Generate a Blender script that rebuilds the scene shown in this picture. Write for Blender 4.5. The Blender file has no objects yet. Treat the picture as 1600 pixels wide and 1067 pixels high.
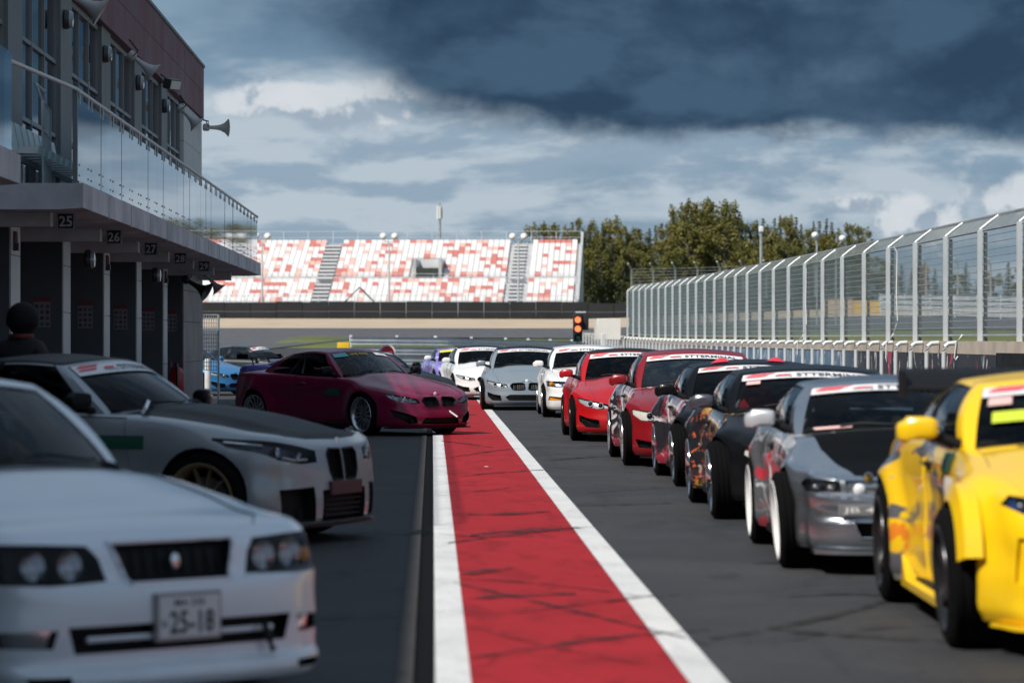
import bpy, bmesh, math, random
from mathutils import Vector, Matrix
R = math.radians
PI = math.pi
random.seed(7)
scene = bpy.context.scene
COL = scene.collection

# ------------------------------------------------------------------ camera, sky, sun
F = 4900.0                     # focal length in pixels of the 1600 px wide photograph
CAMH = 1.5
cam_d = bpy.data.cameras.new('camera'); cam = bpy.data.objects.new('camera', cam_d)
COL.objects.link(cam); scene.camera = cam
cam_d.sensor_width = 36.0; cam_d.lens = 36.0 * F / 1600.0
cam_d.clip_start = 0.1; cam_d.clip_end = 6000
YAW = math.atan(125.0 / F)     # the lane's vanishing point lies 125 px left of the middle
cam.location = (0, 0, CAMH)
cam.rotation_euler = (R(90) + math.atan(-1.5 / F), 0, -YAW)
cam_d.dof.use_dof = True; cam_d.dof.focus_distance = 50.0; cam_d.dof.aperture_fstop = 2.8

SUN_DIR = Vector((-0.555, -0.54, 0.84)).normalized()      # towards the sun: behind the camera, from the left
sd = bpy.data.lights.new('sun', 'SUN'); so = bpy.data.objects.new('sun', sd); COL.objects.link(so)
sd.energy = 4.7; sd.angle = R(0.53); sd.color = (1.0, 0.95, 0.87)
so.rotation_euler = SUN_DIR.to_track_quat('Z', 'Y').to_euler(); so.location = (0, 0, 60)

vs = scene.view_settings
vs.view_transform = 'Standard'; vs.look = 'None'; vs.gamma = 1; vs.use_curve_mapping = False; vs.exposure = 0.0
scene.cycles.max_bounces = 8; scene.cycles.transparent_max_bounces = 24
scene.cycles.sample_clamp_indirect = 6.0

world = bpy.data.worlds.new('World'); scene.world = world; world.use_nodes = True

class NT:
    """small helper to write node trees as expressions"""
    def __init__(s, tree): s.t = tree; s.n = tree.nodes; s.l = tree.links
    def node(s, typ, **kw):
        n = s.n.new(typ)
        for k, v in kw.items(): setattr(n, k, v)
        return n
    def put(s, sock, v):
        if v is None: return
        if isinstance(v, bpy.types.NodeSocket): s.l.new(v, sock)
        else:
            if sock.type == 'RGBA' and not hasattr(v, '__len__'): v = (v, v, v, 1)
            if sock.type == 'RGBA' and len(v) == 3: v = (*v, 1)
            sock.default_value = v
    def m(s, op, a, b=None, c=None, clamp=False):
        n = s.node('ShaderNodeMath', operation=op, use_clamp=clamp)
        for i, v in enumerate((a, b, c)): s.put(n.inputs[i], v)
        return n.outputs[0]
    def ss(s, x, e0, e1):
        n = s.node('ShaderNodeMapRange', interpolation_type='SMOOTHSTEP')
        s.put(n.inputs[0], x); s.put(n.inputs[1], e0); s.put(n.inputs[2], e1); s.put(n.inputs[3], 0.0); s.put(n.inputs[4], 1.0)
        return n.outputs[0]
    def mr(s, x, a, b, c, d):
        n = s.node('ShaderNodeMapRange')
        for i, v in enumerate((x, a, b, c, d)): s.put(n.inputs[i], v)
        return n.outputs[0]
    def mix(s, f, a, b, blend='MIX'):
        n = s.node('ShaderNodeMix', data_type='RGBA', blend_type=blend)
        s.put(n.inputs[0], f); s.put(n.inputs[6], a); s.put(n.inputs[7], b)
        return n.outputs[2]
    def noise(s, vec, scale, detail=4, rough=0.5, dist=0.0):
        n = s.node('ShaderNodeTexNoise'); s.put(n.inputs['Vector'], vec)
        n.inputs['Scale'].default_value = scale; n.inputs['Detail'].default_value = detail
        n.inputs['Roughness'].default_value = rough; n.inputs['Distortion'].default_value = dist
        return n.outputs[0]
    def mapping(s, vec, loc=(0, 0, 0), rot=(0, 0, 0), sc=(1, 1, 1)):
        n = s.node('ShaderNodeMapping'); s.put(n.inputs[0], vec)
        n.inputs[1].default_value = loc; n.inputs[2].default_value = rot; n.inputs[3].default_value = sc
        return n.outputs[0]
    def sep(s, vec):
        n = s.node('ShaderNodeSeparateXYZ'); s.put(n.inputs[0], vec); return n.outputs

def build_sky():
    t = NT(world.node_tree); t.n.clear()
    out = t.node('ShaderNodeOutputWorld'); bg = t.node('ShaderNodeBackground'); bg.inputs[1].default_value = 0.1
    t.l.new(bg.outputs[0], out.inputs[0])
    sky = t.node('ShaderNodeTexSky', sky_type='NISHITA'); sky.sun_disc = False
    sky.sun_elevation = math.asin(SUN_DIR.z); sky.sun_rotation = math.atan2(SUN_DIR.x, SUN_DIR.y)
    d = t.node('ShaderNodeTexCoord').outputs['Generated']
    x, y, z = t.sep(d)
    def fbm(loc, sc, scale, detail=8, rough=0.55, dist=0.15):
        return t.noise(t.mapping(d, loc, sc=sc), scale, detail, rough, dist)
    def relief(loc, sc, scale, e=0.010):
        a = fbm(loc, sc, scale); b = fbm((loc[0] - e * .6 * sc[0], loc[1], loc[2] + e * sc[2]), sc, scale)
        return a, t.m('SUBTRACT', a, b)
    n1 = fbm((3.1, 0.2, 0.7), (1, 1, 1.6), 7.0)
    c1 = t.m('SUBTRACT', n1, 0.5)
    n4 = fbm((5.3, 8.1, 0.9), (1, 1, 1.25), 36.0, 9, 0.58); c4 = t.m('SUBTRACT', n4, 0.5)
    ahead = t.ss(y, -0.1, 0.25)
    # clear air: grey blue towards the horizon
    base = t.mix(0.85, sky.outputs[0], t.mix(t.ss(z, 0.0, 0.05), (2.3, 3.5, 4.8), (1.5, 2.6, 3.9)))
    # broken layer cloud with lit tops and grey undersides
    a2, r2 = relief((1.4, 2.2, 4.7), (1, 1, 3.4), 13.0, 0.006)
    bias = t.m('MULTIPLY', t.m('MULTIPLY', t.ss(z, 0.024, 0.050), t.ss(z, 0.10, 0.07)), 0.20)
    mB = t.ss(t.m('ADD', t.m('ADD', a2, bias), t.m('MULTIPLY', c4, 0.16)), 0.43, 0.70)
    colB = t.mix(t.ss(t.m('ADD', r2, t.m('MULTIPLY', c4, 0.05)), -0.06, 0.06), (3.0, 4.0, 5.0), (5.0, 5.8, 6.5))
    col = t.mix(t.m('MULTIPLY', mB, 0.9), base, colB)
    # high broken cloud over the rest of the sky
    hi = t.ss(fbm((2.0, 5.0, 1.0), (1, 1, 1.3), 3.0), 0.40, 0.60)
    col = t.mix(t.m('MULTIPLY', hi, t.ss(z, 0.12, 0.24)), col, (2.7, 3.4, 4.3))
    # cumulus heads
    n6, r6 = relief((2.7, 4.4, 8.3), (1, 1, 1.1), 44.0, 0.006)
    def blob(cx, cz, rx, rz, amp):
        a = t.m('POWER', t.m('DIVIDE', t.m('SUBTRACT', x, cx), rx), 2.0)
        b = t.m('POWER', t.m('DIVIDE', t.m('SUBTRACT', z, cz), rz), 2.0)
        k = t.m('ADD', t.m('SUBTRACT', 1.0, t.m('SQRT', t.m('ADD', a, b))), t.m('MULTIPLY', t.m('SUBTRACT', n6, 0.5), amp))
        return t.m('MULTIPLY', t.ss(k, -0.05, 0.55), t.ss(y, 0.0, 0.3))
    for b in ((0.190, 0.043, 0.036, 0.014, 3.0), (0.154, 0.036, 0.018, 0.010, 3.0), (0.134, 0.043, 0.011, 0.004, 2.2),
              (-0.056, 0.077, 0.016, 0.007, 3.0), (-0.007, 0.081, 0.009, 0.008, 3.0), (-0.030, 0.074, 0.024, 0.008, 3.2)):
        lit = t.ss(t.m('ADD', t.m('MULTIPLY', t.m('SUBTRACT', z, b[1] - b[3] * .2), 1.2 / b[3] * 0.05), r6), -0.05, 0.06)
        col = t.mix(t.m('MULTIPLY', blob(*b), 0.88), col, t.mix(lit, (3.3, 4.1, 5.0), (6.6, 7.0, 7.4)))
    # the heavy dark deck
    a7, r7 = relief((9.3, 3.1, 6.9), (1, 1, 2.0), 11.0, 0.012)
    edge = t.m('ADD', 0.0655, t.m('ADD', t.m('MULTIPLY', c1, 0.020), t.m('MULTIPLY', t.ss(x, 0.02, -0.05), 0.026)))
    zz = t.m('ADD', z, t.m('ADD', t.m('MULTIPLY', c4, 0.016), t.m('MULTIPLY', t.m('SUBTRACT', a7, 0.5), 0.020)))
    dk = t.ss(zz, t.m('SUBTRACT', edge, t.mr(x, 0.04, -0.05, 0.004, 0.012)), t.m('ADD', edge, t.mr(x, 0.04, -0.05, 0.006, 0.022)))
    dk = t.m('MULTIPLY', t.m('MULTIPLY', dk, ahead), t.m('SUBTRACT', 1.0, t.ss(t.m('ADD', z, t.m('MULTIPLY', c1, 0.25)), 0.17, 0.34)))
    dark = t.m('ADD', t.ss(x, -0.10, 0.03), t.m('ADD', t.m('MULTIPLY', t.m('SUBTRACT', a7, 0.5), 2.2), t.m('MULTIPLY', c4, 0.5)), clamp=True)
    rl = t.ss(t.m('ADD', r7, t.m('MULTIPLY', c4, 0.06)), -0.07, 0.09)
    deckc = t.mix(dark, t.mix(rl, (1.00, 1.80, 2.75), (2.1, 3.15, 4.2)), t.mix(rl, (0.27, 0.60, 1.08), (0.56, 1.10, 1.80)))
    col = t.mix(dk, col, deckc)
    t.l.new(col, bg.inputs[0])
build_sky()

# ------------------------------------------------------------------ helpers
def link(o, parent=None):
    COL.objects.link(o)
    if parent is not None: o.parent = parent
    return o
def tag(o, label=None, cat=None, group=None, kind=None):
    if label: o['label'] = label
    if cat: o['category'] = cat
    if group: o['group'] = group
    if kind: o['kind'] = kind
    return o
def thing(name, loc, label, cat, group=None, rz=0.0):
    e = bpy.data.objects.new(name, None); e.empty_display_size = 0.2
    e.location = loc; e.rotation_euler = (0, 0, rz)
    link(e); return tag(e, label, cat, group)
def mobj(name, bm, mats, parent=None, smooth=None, loc=None):
    me = bpy.data.meshes.new(name)
    bm.normal_update(); bm.to_mesh(me); bm.free()
    for m_ in (mats if isinstance(mats, (list, tuple)) else [mats]): me.materials.append(m_)
    if smooth is not None:
        me.polygons.foreach_set('use_smooth', [True] * len(me.polygons))
        me.set_sharp_from_angle(angle=R(smooth))
    o = bpy.data.objects.new(name, me)
    if loc is not None: o.location = loc
    return link(o, parent)
def dup(o, parent=None):
    c = o.copy(); COL.objects.link(c); c.parent = parent
    for ch in o.children: dup(ch, c)
    return c
def NB(): return bmesh.new()
def box(bm, lo, hi, mi=0, M=None):
    vs_ = [Vector((x, y, z)) for x in (lo[0], hi[0]) for y in (lo[1], hi[1]) for z in (lo[2], hi[2])]
    if M is not None: vs_ = [M @ v for v in vs_]
    v = [bm.verts.new(p) for p in vs_]
    for f in ((0, 1, 3, 2), (4, 6, 7, 5), (0, 4, 5, 1), (2, 3, 7, 6), (0, 2, 6, 4), (1, 5, 7, 3)):
        bm.faces.new([v[i] for i in f]).material_index = mi
def bbox_bevel(lo, hi, bev=0.02, seg=2):
    bm = NB(); box(bm, lo, hi)
    bmesh.ops.bevel(bm, geom=bm.edges[:] , offset=bev, segments=seg, affect='EDGES', profile=0.6)
    bmesh.ops.recalc_face_normals(bm, faces=bm.faces[:])
    return bm
def quad(bm, a, b, c, d, mi=0):
    f = bm.faces.new([bm.verts.new(p) for p in (a, b, c, d)]); f.material_index = mi; return f
def tube(bm, pts, r, n=8, mi=0, caps=True):
    pts = [Vector(p) for p in pts]; rings = []
    rr = r if hasattr(r, '__len__') else [r] * len(pts)
    for i, p in enumerate(pts):
        a = pts[max(i - 1, 0)]; b = pts[min(i + 1, len(pts) - 1)]
        t = (b - a).normalized()
        up = Vector((0, 0, 1)) if abs(t.z) < 0.9 else Vector((1, 0, 0))
        u = t.cross(up).normalized(); w = t.cross(u)
        rings.append([bm.verts.new(p + (u * math.cos(k * 2 * PI / n) + w * math.sin(k * 2 * PI / n)) * rr[i]) for k in range(n)])
    for i in range(len(rings) - 1):
        for k in range(n):
            f = bm.faces.new([rings[i][k], rings[i][(k + 1) % n], rings[i + 1][(k + 1) % n], rings[i + 1][k]]); f.material_index = mi
    if caps:
        bm.faces.new(rings[0]).material_index = mi; bm.faces.new(rings[-1][::-1]).material_index = mi
def lathe(bm, prof, n=32, axis='x', mi=0, c=(0, 0, 0)):
    """prof: list of (radius, along)"""
    rings = []
    for r, h in prof:
        ring = []
        for k in range(n):
            a = 2 * PI * k / n
            p = (h, r * math.cos(a), r * math.sin(a)) if axis == 'x' else ((r * math.cos(a), h, r * math.sin(a)) if axis == 'y' else (r * math.cos(a), r * math.sin(a), h))
            ring.append(bm.verts.new((p[0] + c[0], p[1] + c[1], p[2] + c[2])))
        rings.append(ring)
    for i in range(len(rings) - 1):
        for k in range(n):
            f = bm.faces.new([rings[i][k], rings[i][(k + 1) % n], rings[i + 1][(k + 1) % n], rings[i + 1][k]]); f.material_index = mi
    return rings
def prism(bm, poly, lo, hi, axis='y', mi=0):
    """extrude a 2D polygon; axis y: poly is (x,z); axis x: (y,z); axis z: (x,y)"""
    def P(p, h): return {'y': (p[0], h, p[1]), 'x': (h, p[0], p[1]), 'z': (p[0], p[1], h)}[axis]
    a = [bm.verts.new(P(p, lo)) for p in poly]; b = [bm.verts.new(P(p, hi)) for p in poly]
    n = len(poly)
    bm.faces.new(a).material_index = mi; bm.faces.new(b[::-1]).material_index = mi
    for i in range(n): bm.faces.new([a[i], b[i], b[(i + 1) % n], a[(i + 1) % n]]).material_index = mi
    bmesh.ops.recalc_face_normals(bm, faces=bm.faces[:])
def text_polys(s, bold=0.0):
    """flat text as (verts2d, faces), width normalised to start at 0, cap height about 0.7"""
    cu = bpy.data.curves.new('txt', 'FONT'); cu.body = s; cu.resolution_u = 2; cu.offset = bold
    o = bpy.data.objects.new('txt', cu); COL.objects.link(o)
    bpy.context.view_layer.update()
    me = bpy.data.meshes.new_from_object(o.evaluated_get(bpy.context.evaluated_depsgraph_get()))
    V = [(v.co.x, v.co.y) for v in me.vertices]; Fc = [tuple(p.vertices) for p in me.polygons]
    bpy.data.objects.remove(o); bpy.data.curves.remove(cu); bpy.data.meshes.remove(me)
    x0 = min(v[0] for v in V); y0 = min(v[1] for v in V)
    return [(a - x0, b - y0) for a, b in V], Fc
def text_bm(s, fn, w, h, bold=0.0):
    """text scaled to w x h; fn maps (0..w, 0..h) to a 3D point"""
    V, Fc = text_polys(s, bold); mx = max(v[0] for v in V); my = max(v[1] for v in V)
    bm = NB(); vv = [bm.verts.new(fn(a / mx * w, b / my * h)) for a, b in V]
    for f in Fc:
        try: bm.faces.new([vv[i] for i in f])
        except ValueError: pass
    return bm
class Curve:
    """monotone cubic through key points"""
    def __init__(s, pts):
        pts = sorted(pts); s.x = [p[0] for p in pts]; s.y = [p[1] for p in pts]; n = len(pts)
        h = [s.x[i + 1] - s.x[i] for i in range(n - 1)]; d = [(s.y[i + 1] - s.y[i]) / h[i] for i in range(n - 1)]
        s.m = [0.0] * n
        for i in range(n):
            if i == 0: s.m[i] = d[0]
            elif i == n - 1: s.m[i] = d[-1]
            elif d[i - 1] * d[i] <= 0: s.m[i] = 0.0
            else:
                w1 = 2 * h[i] + h[i - 1]; w2 = h[i] + 2 * h[i - 1]
                s.m[i] = (w1 + w2) / (w1 / d[i - 1] + w2 / d[i])
    def __call__(s, x):
        if x <= s.x[0]: return s.y[0]
        if x >= s.x[-1]: return s.y[-1]
        i = 0
        while x > s.x[i + 1]: i += 1
        h = s.x[i + 1] - s.x[i]; t = (x - s.x[i]) / h
        return ((2 * t**3 - 3 * t**2 + 1) * s.y[i] + (t**3 - 2 * t**2 + t) * h * s.m[i] + (-2 * t**3 + 3 * t**2) * s.y[i + 1] + (t**3 - t**2) * h * s.m[i + 1])

# ------------------------------------------------------------------ materials
MATS = {}
def pbr(name, col, rough=0.5, metal=0.0, coat=0.0, var=0.0, vscale=3.0, bump=0.0, bscale=60.0, spec=0.5, emit=None, estr=0.0):
    if name in MATS: return MATS[name]
    m = bpy.data.materials.new(name); m.use_nodes = True; t = NT(m.node_tree)
    p = t.n['Principled BSDF']
    p.inputs['Base Color'].default_value = (*col, 1); p.inputs['Roughness'].default_value = rough
    p.inputs['Metallic'].default_value = metal; p.inputs['Coat Weight'].default_value = coat; p.inputs['Coat Roughness'].default_value = 0.04
    p.inputs['Specular IOR Level'].default_value = spec
    if emit: p.inputs['Emission Color'].default_value = (*emit, 1); p.inputs['Emission Strength'].default_value = estr
    if var or bump:
        co = t.node('ShaderNodeTexCoord').outputs['Object']
        if var:
            n = t.noise(co, vscale, 6, 0.6)
            f = t.mr(n, 0.3, 0.7, 1 - var, 1 + var)
            vm = t.node('ShaderNodeVectorMath', operation='SCALE'); vm.inputs[0].default_value = col; t.l.new(f, vm.inputs[3])
            t.l.new(vm.outputs[0], p.inputs['Base Color'])
            t.l.new(t.mr(n, 0.3, 0.7, max(rough - 0.1, 0.02), min(rough + 0.12, 1)), p.inputs['Roughness'])
        if bump:
            b = t.node('ShaderNodeBump'); b.inputs['Strength'].default_value = bump; b.inputs['Distance'].default_value = 0.01
            t.l.new(t.noise(co, bscale, 4, 0.6), b.inputs['Height']); t.l.new(b.outputs[0], p.inputs['Normal'])
    MATS[name] = m; return m
def paint(name, col, metal=0.0, rough=0.35, coat=0.55, spec=0.4):
    if name in MATS: return MATS[name]
    m = pbr(name, col, rough, metal, coat, spec=spec); t = NT(m.node_tree); p = t.n['Principled BSDF']
    co = t.node('ShaderNodeTexCoord').outputs['Object']
    n = t.noise(co, 2.5, 5, 0.6)
    z = t.sep(co)[2]
    dust = t.m('MULTIPLY', t.ss(z, 0.75, 0.15), t.mr(n, 0.35, 0.7, 0.0, 0.14), clamp=True)      # road dust on the lower panels
    t.l.new(t.mix(dust, col, (0.07, 0.065, 0.06)), p.inputs['Base Color'])
    t.l.new(t.mr(n, 0.3, 0.7, 0.03, 0.10), p.inputs['Coat Roughness'])
    t.l.new(t.m('SUBTRACT', coat, dust, clamp=True), p.inputs['Coat Weight'])
    return m
def glass(name, tint=(0.25, 0.28, 0.30), refl=0.06, rough=0.02, ior=1.5):
    if name in MATS: return MATS[name]
    m = bpy.data.materials.new(name); m.use_nodes = True; t = NT(m.node_tree); t.n.clear()
    out = t.node('ShaderNodeOutputMaterial'); mx = t.node('ShaderNodeMixShader')
    tr = t.node('ShaderNodeBsdfTransparent'); tr.inputs[0].default_value = (*tint, 1)
    gl = t.node('ShaderNodeBsdfGlossy'); gl.inputs['Roughness'].default_value = rough; gl.inputs[0].default_value = (0.95, 0.97, 1, 1)
    fr = t.node('ShaderNodeFresnel'); fr.inputs[0].default_value = ior
    t.l.new(t.m('ADD', fr.outputs[0], refl, clamp=True), mx.inputs[0])
    t.l.new(tr.outputs[0], mx.inputs[1]); t.l.new(gl.outputs[0], mx.inputs[2]); t.l.new(mx.outputs[0], out.inputs[0])
    MATS[name] = m; return m

rubber = pbr('tyre_rubber', (0.0035, 0.0035, 0.004), 0.9, var=0.35, vscale=8, bump=0.25, bscale=80, spec=0.12)
black = pbr('black_plastic', (0.006, 0.006, 0.007), 0.55, var=0.2, spec=0.25)
gloss_black = pbr('gloss_black', (0.004, 0.004, 0.005), 0.4, spec=0.2)
liner = pbr('arch_liner', (0.006, 0.006, 0.006), 0.9)
gapm = pbr('panel_gap', (0.008, 0.008, 0.008), 0.9)
chrome = pbr('chrome', (0.75, 0.77, 0.80), 0.12, 1.0)
silver_rim = pbr('silver_rim', (0.62, 0.63, 0.66), 0.25, 0.9, var=0.12, vscale=9)
white_rim = pbr('white_rim', (0.80, 0.80, 0.80), 0.35, 0.0, 0.5, var=0.06)
bronze_rim = pbr('bronze_rim', (0.34, 0.25, 0.15), 0.35, 0.5)
dark_rim = pbr('dark_rim', (0.03, 0.03, 0.033), 0.3, 0.6)
disc_m = pbr('brake_disc', (0.25, 0.25, 0.26), 0.35, 0.9)
cabin_m = pbr('dark_interior', (0.006, 0.006, 0.007), 0.85, spec=0.2)
seat_black = pbr('seat_black', (0.010, 0.010, 0.011), 0.85, spec=0.2)
seat_red = pbr('seat_red', (0.62, 0.02, 0.03), 0.7)
lampwhite = pbr('lamp_white', (0.85, 0.86, 0.88), 0.2, 0.0, 0.6)
amber = pbr('amber_lens', (0.75, 0.25, 0.02), 0.2, 0.0, 0.8)
white_vinyl = pbr('white_vinyl', (0.80, 0.79, 0.80), 0.4)
red_vinyl = pbr('red_vinyl', (0.72, 0.03, 0.06), 0.4)
dark_vinyl = pbr('dark_vinyl', (0.05, 0.05, 0.07), 0.4)
yellow_vinyl = pbr('yellow_vinyl', (0.85, 0.50, 0.02), 0.4)
green_vinyl = pbr('green_vinyl', (0.02, 0.10, 0.06), 0.4)
pink_vinyl = pbr('pink_vinyl', (0.80, 0.48, 0.46), 0.5)
winglass = glass('car_glass', (0.28, 0.31, 0.32), 0.0, ior=1.22)
clearglass = glass('car_glass_clear', (0.62, 0.66, 0.66), 0.0, ior=1.22)
darkglass = glass('car_glass_dark', (0.07, 0.08, 0.09), 0.0, ior=1.22)
lensglass = glass('lamp_lens', (0.85, 0.87, 0.89), 0.0, ior=1.3)
carbon = None
def make_carbon():
    m = pbr('carbon_fibre', (0.010, 0.011, 0.012), 0.45, 0.0, 0.03, spec=0.12); t = NT(m.node_tree); p = t.n['Principled BSDF']
    co = t.node('ShaderNodeTexCoord').outputs['Object']
    ch = t.node('ShaderNodeTexChecker'); t.l.new(t.mapping(co, rot=(0, 0, R(45))), ch.inputs[0]); ch.inputs['Scale'].default_value = 90
    ch.inputs[1].default_value = (0.006, 0.0065, 0.007, 1); ch.inputs[2].default_value = (0.014, 0.0145, 0.016, 1)
    t.l.new(ch.outputs[0], p.inputs['Base Color']); return m
carbon = make_carbon()
def livery(name, base, cols, scale=2.2, thr=0.5, seed=0.0):
    """printed wrap: torn diagonal shapes of several colours"""
    m = paint(name, base, 0.0, 0.35, 0.8); t = NT(m.node_tree); p = t.n['Principled BSDF']
    co = t.node('ShaderNodeTexCoord').outputs['Object']
    mp = t.mapping(co, (seed, seed * 1.7, 0), (R(25), 0, 0), (1.0, 0.7, 1.6))
    c = base
    for i, cc in enumerate(cols):
        n = t.noise(t.mapping(mp, (i * 3.7, i * 1.3, i * 2.1)), scale * (1 + 0.35 * i), 3, 0.65, 1.2)
        c = t.mix(t.ss(n, thr + 0.02 * i, thr + 0.03 + 0.02 * i), c, cc)
    t.l.new(c, p.inputs['Base Color']); return m
# ------------------------------------------------------------------ setting
def lerp(a, b, t): return a + (b - a) * t
def sstep(a, b, x):
    t = max(0.0, min(1.0, (x - a) / (b - a))); return t * t * (3 - 2 * t)
zc_cur = Curve([(-400, 0), (104, 0), (130, .22), (158, .85), (180, 1.70), (215, 2.33), (240, 3.07), (252, 3.7), (290, 4.3), (420, 5.2), (3000, 14)])
zr_cur = Curve([(-400, .2), (20, .3), (60, 1.0), (110, 1.62), (130, 1.80), (150, 2.02), (215, 3.22), (240, 3.9), (290, 4.6), (420, 5.6), (3000, 14)])
def gz(x, y):
    wdt = lerp(1.0, 24.0, sstep(150, 230, y))
    t = sstep(9.35, 9.35 + wdt, x)
    return lerp(zc_cur(y), zr_cur(y), t)
def px(x, d): return (x - 675.0) / F * d             # lateral metres of a photo column at distance d
def pz(y, d): return CAMH + (532.0 - y) / F * d      # height of a photo row at distance d

def asphalt(name, c0, c1, seams=0.0, scale=1.0, wet=0.75):
    m = pbr(name, c0, wet, spec=.2); t = NT(m.node_tree); p = t.n['Principled BSDF']
    co = t.node('ShaderNodeTexCoord').outputs['Object']
    n1 = t.noise(co, .35 * scale, 5, .6, .4); n2 = t.noise(co, 160, 3, .7); n3 = t.noise(t.mapping(co, sc=(1, .05, 1)), 2.2, 4, .6)
    c = t.mix(t.ss(n1, .3, .7), c0, c1)
    c = t.mix(t.mr(n2, .3, .75, 0, .6), c, tuple(v * 1.9 for v in c0))
    c = t.mix(t.m('MULTIPLY', t.ss(n3, .56, .68), .35), c, tuple(v * .55 for v in c0))      # rubbered tyre tracks
    md = t.noise(co, 22, 5, .7); c = t.mix(t.mr(md, .35, .65, 0, .45), c, tuple(v * .55 for v in c0))
    st = t.noise(t.mapping(co, (3, 9, 0), sc=(1, .6, 1)), 1.3, 6, .65, 1.0); c = t.mix(t.m('MULTIPLY', t.ss(st, .55, .68), .5), c, tuple(v * .5 for v in c0))
    g3 = t.noise(co, 70, 2, .6); c = t.mix(t.ss(g3, .58, .70), c, tuple(v * 2.0 for v in c0)); c = t.mix(t.ss(g3, .42, .30), c, tuple(v * .5 for v in c0))      # stone grain
    t.l.new(c, p.inputs['Base Color'])
    t.l.new(t.mr(n1, .3, .7, wet - .12, wet + .1), p.inputs['Roughness'])
    b = t.node('ShaderNodeBump'); b.inputs['Strength'].default_value = .5; b.inputs['Distance'].default_value = .006
    t.l.new(n2, b.inputs['Height']); t.l.new(b.outputs[0], p.inputs['Normal'])
    return m
asph = asphalt('lane_asphalt', (.036, .037, .041), (.066, .067, .071), scale=1.6)
asph_l = asphalt('apron_asphalt', (.040, .039, .040), (.085, .082, .080), scale=1.6)
asph_f = asphalt('track_asphalt', (.085, .088, .095), (.11, .112, .118), scale=.2)
def painted(name, col, worn, thr=.60):
    m = pbr(name, col, .7, spec=.15); t = NT(m.node_tree); p = t.n['Principled BSDF']
    co = t.node('ShaderNodeTexCoord').outputs['Object']
    n = t.noise(co, 14, 6, .7); g = t.noise(co, .8, 5, .6, .5); f = t.noise(co, 150, 3, .7)
    c = t.mix(t.m('MULTIPLY', t.ss(g, .35, .75), .45), col, tuple(v * .62 for v in col))
    c = t.mix(t.m('MULTIPLY', t.ss(n, thr, thr + .12), .5), c, worn)
    pt = t.noise(t.mapping(co, (4, 2, 0), sc=(1.6, .5, 1)), 2.6, 6, .65, .8); c = t.mix(t.m('MULTIPLY', t.ss(pt, .48, .66), .55 if col[1] < .2 else .22), c, tuple(v * .42 for v in col))
    sp_ = t.noise(co, 38, 4, .7); c = t.mix(t.m('MULTIPLY', t.ss(t.noise(co, 75, 2, .6), .55, .70), .45), c, tuple(v * .5 for v in col)); c = t.mix(t.m('MULTIPLY', t.ss(sp_, .60, .70), .5), c, worn)
    c = t.mix(t.mr(f, .45, .8, 0, .25), c, tuple(v * .6 for v in col))
    t.l.new(c, p.inputs['Base Color'])
    b = t.node('ShaderNodeBump'); b.inputs['Strength'].default_value = .3; b.inputs['Distance'].default_value = .004
    t.l.new(f, b.inputs['Height']); t.l.new(b.outputs[0], p.inputs['Normal'])
    return m
red_lane = painted('red_lane_paint', (.37, .017, .023), (.12, .05, .05))
white_line = painted('white_line_paint', (.70, .70, .70), (.25, .25, .25), .57)
conc = pbr('concrete', (.34, .33, .32), .85, var=.25, vscale=1.5, bump=.3, bscale=40)
conc_w = pbr('concrete_pale', (.50, .46, .41), .85, var=.2, vscale=1.2, bump=.25, bscale=30)
grassm = pbr('grass', (.10, .12, .03), .9, var=.45, vscale=.15, bump=.8, bscale=6)
sandm = pbr('gravel_trap', (.46, .36, .26), .95, var=.15, vscale=.3, bump=.5, bscale=8)
steel = pbr('galvanised_steel', (.50, .53, .55), .42, .55, var=.18, vscale=2.0)
steel_w = pbr('pale_steel', (.62, .65, .67), .45, .25, var=.12, vscale=2.0)

def sheet(name, xs, ys, mat, off, kind='structure', zf=gz, label=None):
    bm = NB(); g = [[bm.verts.new((x, y, zf(x, y) + off)) for y in ys] for x in xs]
    for i in range(len(xs) - 1):
        for j in range(len(ys) - 1): bm.faces.new([g[i][j], g[i + 1][j], g[i + 1][j + 1], g[i][j + 1]])
    return tag(mobj(name, bm, mat, None, 60), label, None, None, kind)
def frange(a, b, s):
    n = max(1, int(round((b - a) / s))); return [a + (b - a) * k / n for k in range(n + 1)]
xs_g = [-2500, -600, -200] + frange(-100, 8, 6) + [9.2, 9.4, 9.6, 9.8, 10, 10.2, 10.4, 12, 15, 20, 25] + frange(30, 120, 9) + [250, 600, 2500]
ys_g = [-300, -60] + frange(0, 300, 6) + [330, 380, 450, 600, 1000, 2000, 3000]
sheet('ground', xs_g, ys_g, grassm, -.012)
sheet('pit_lane', [1.20, 9.0], frange(-20, 92, 4) + frange(95, 172, 5), asph, .000)
sheet('apron', [-30, -7, -5.0, -.165], frange(-20, 92, 8) + frange(95, 165, 5), asph_l, .000)
sheet('paddock_lane', [-.165, 1.20], frange(92, 165, 5), asph_l, .000)
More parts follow.
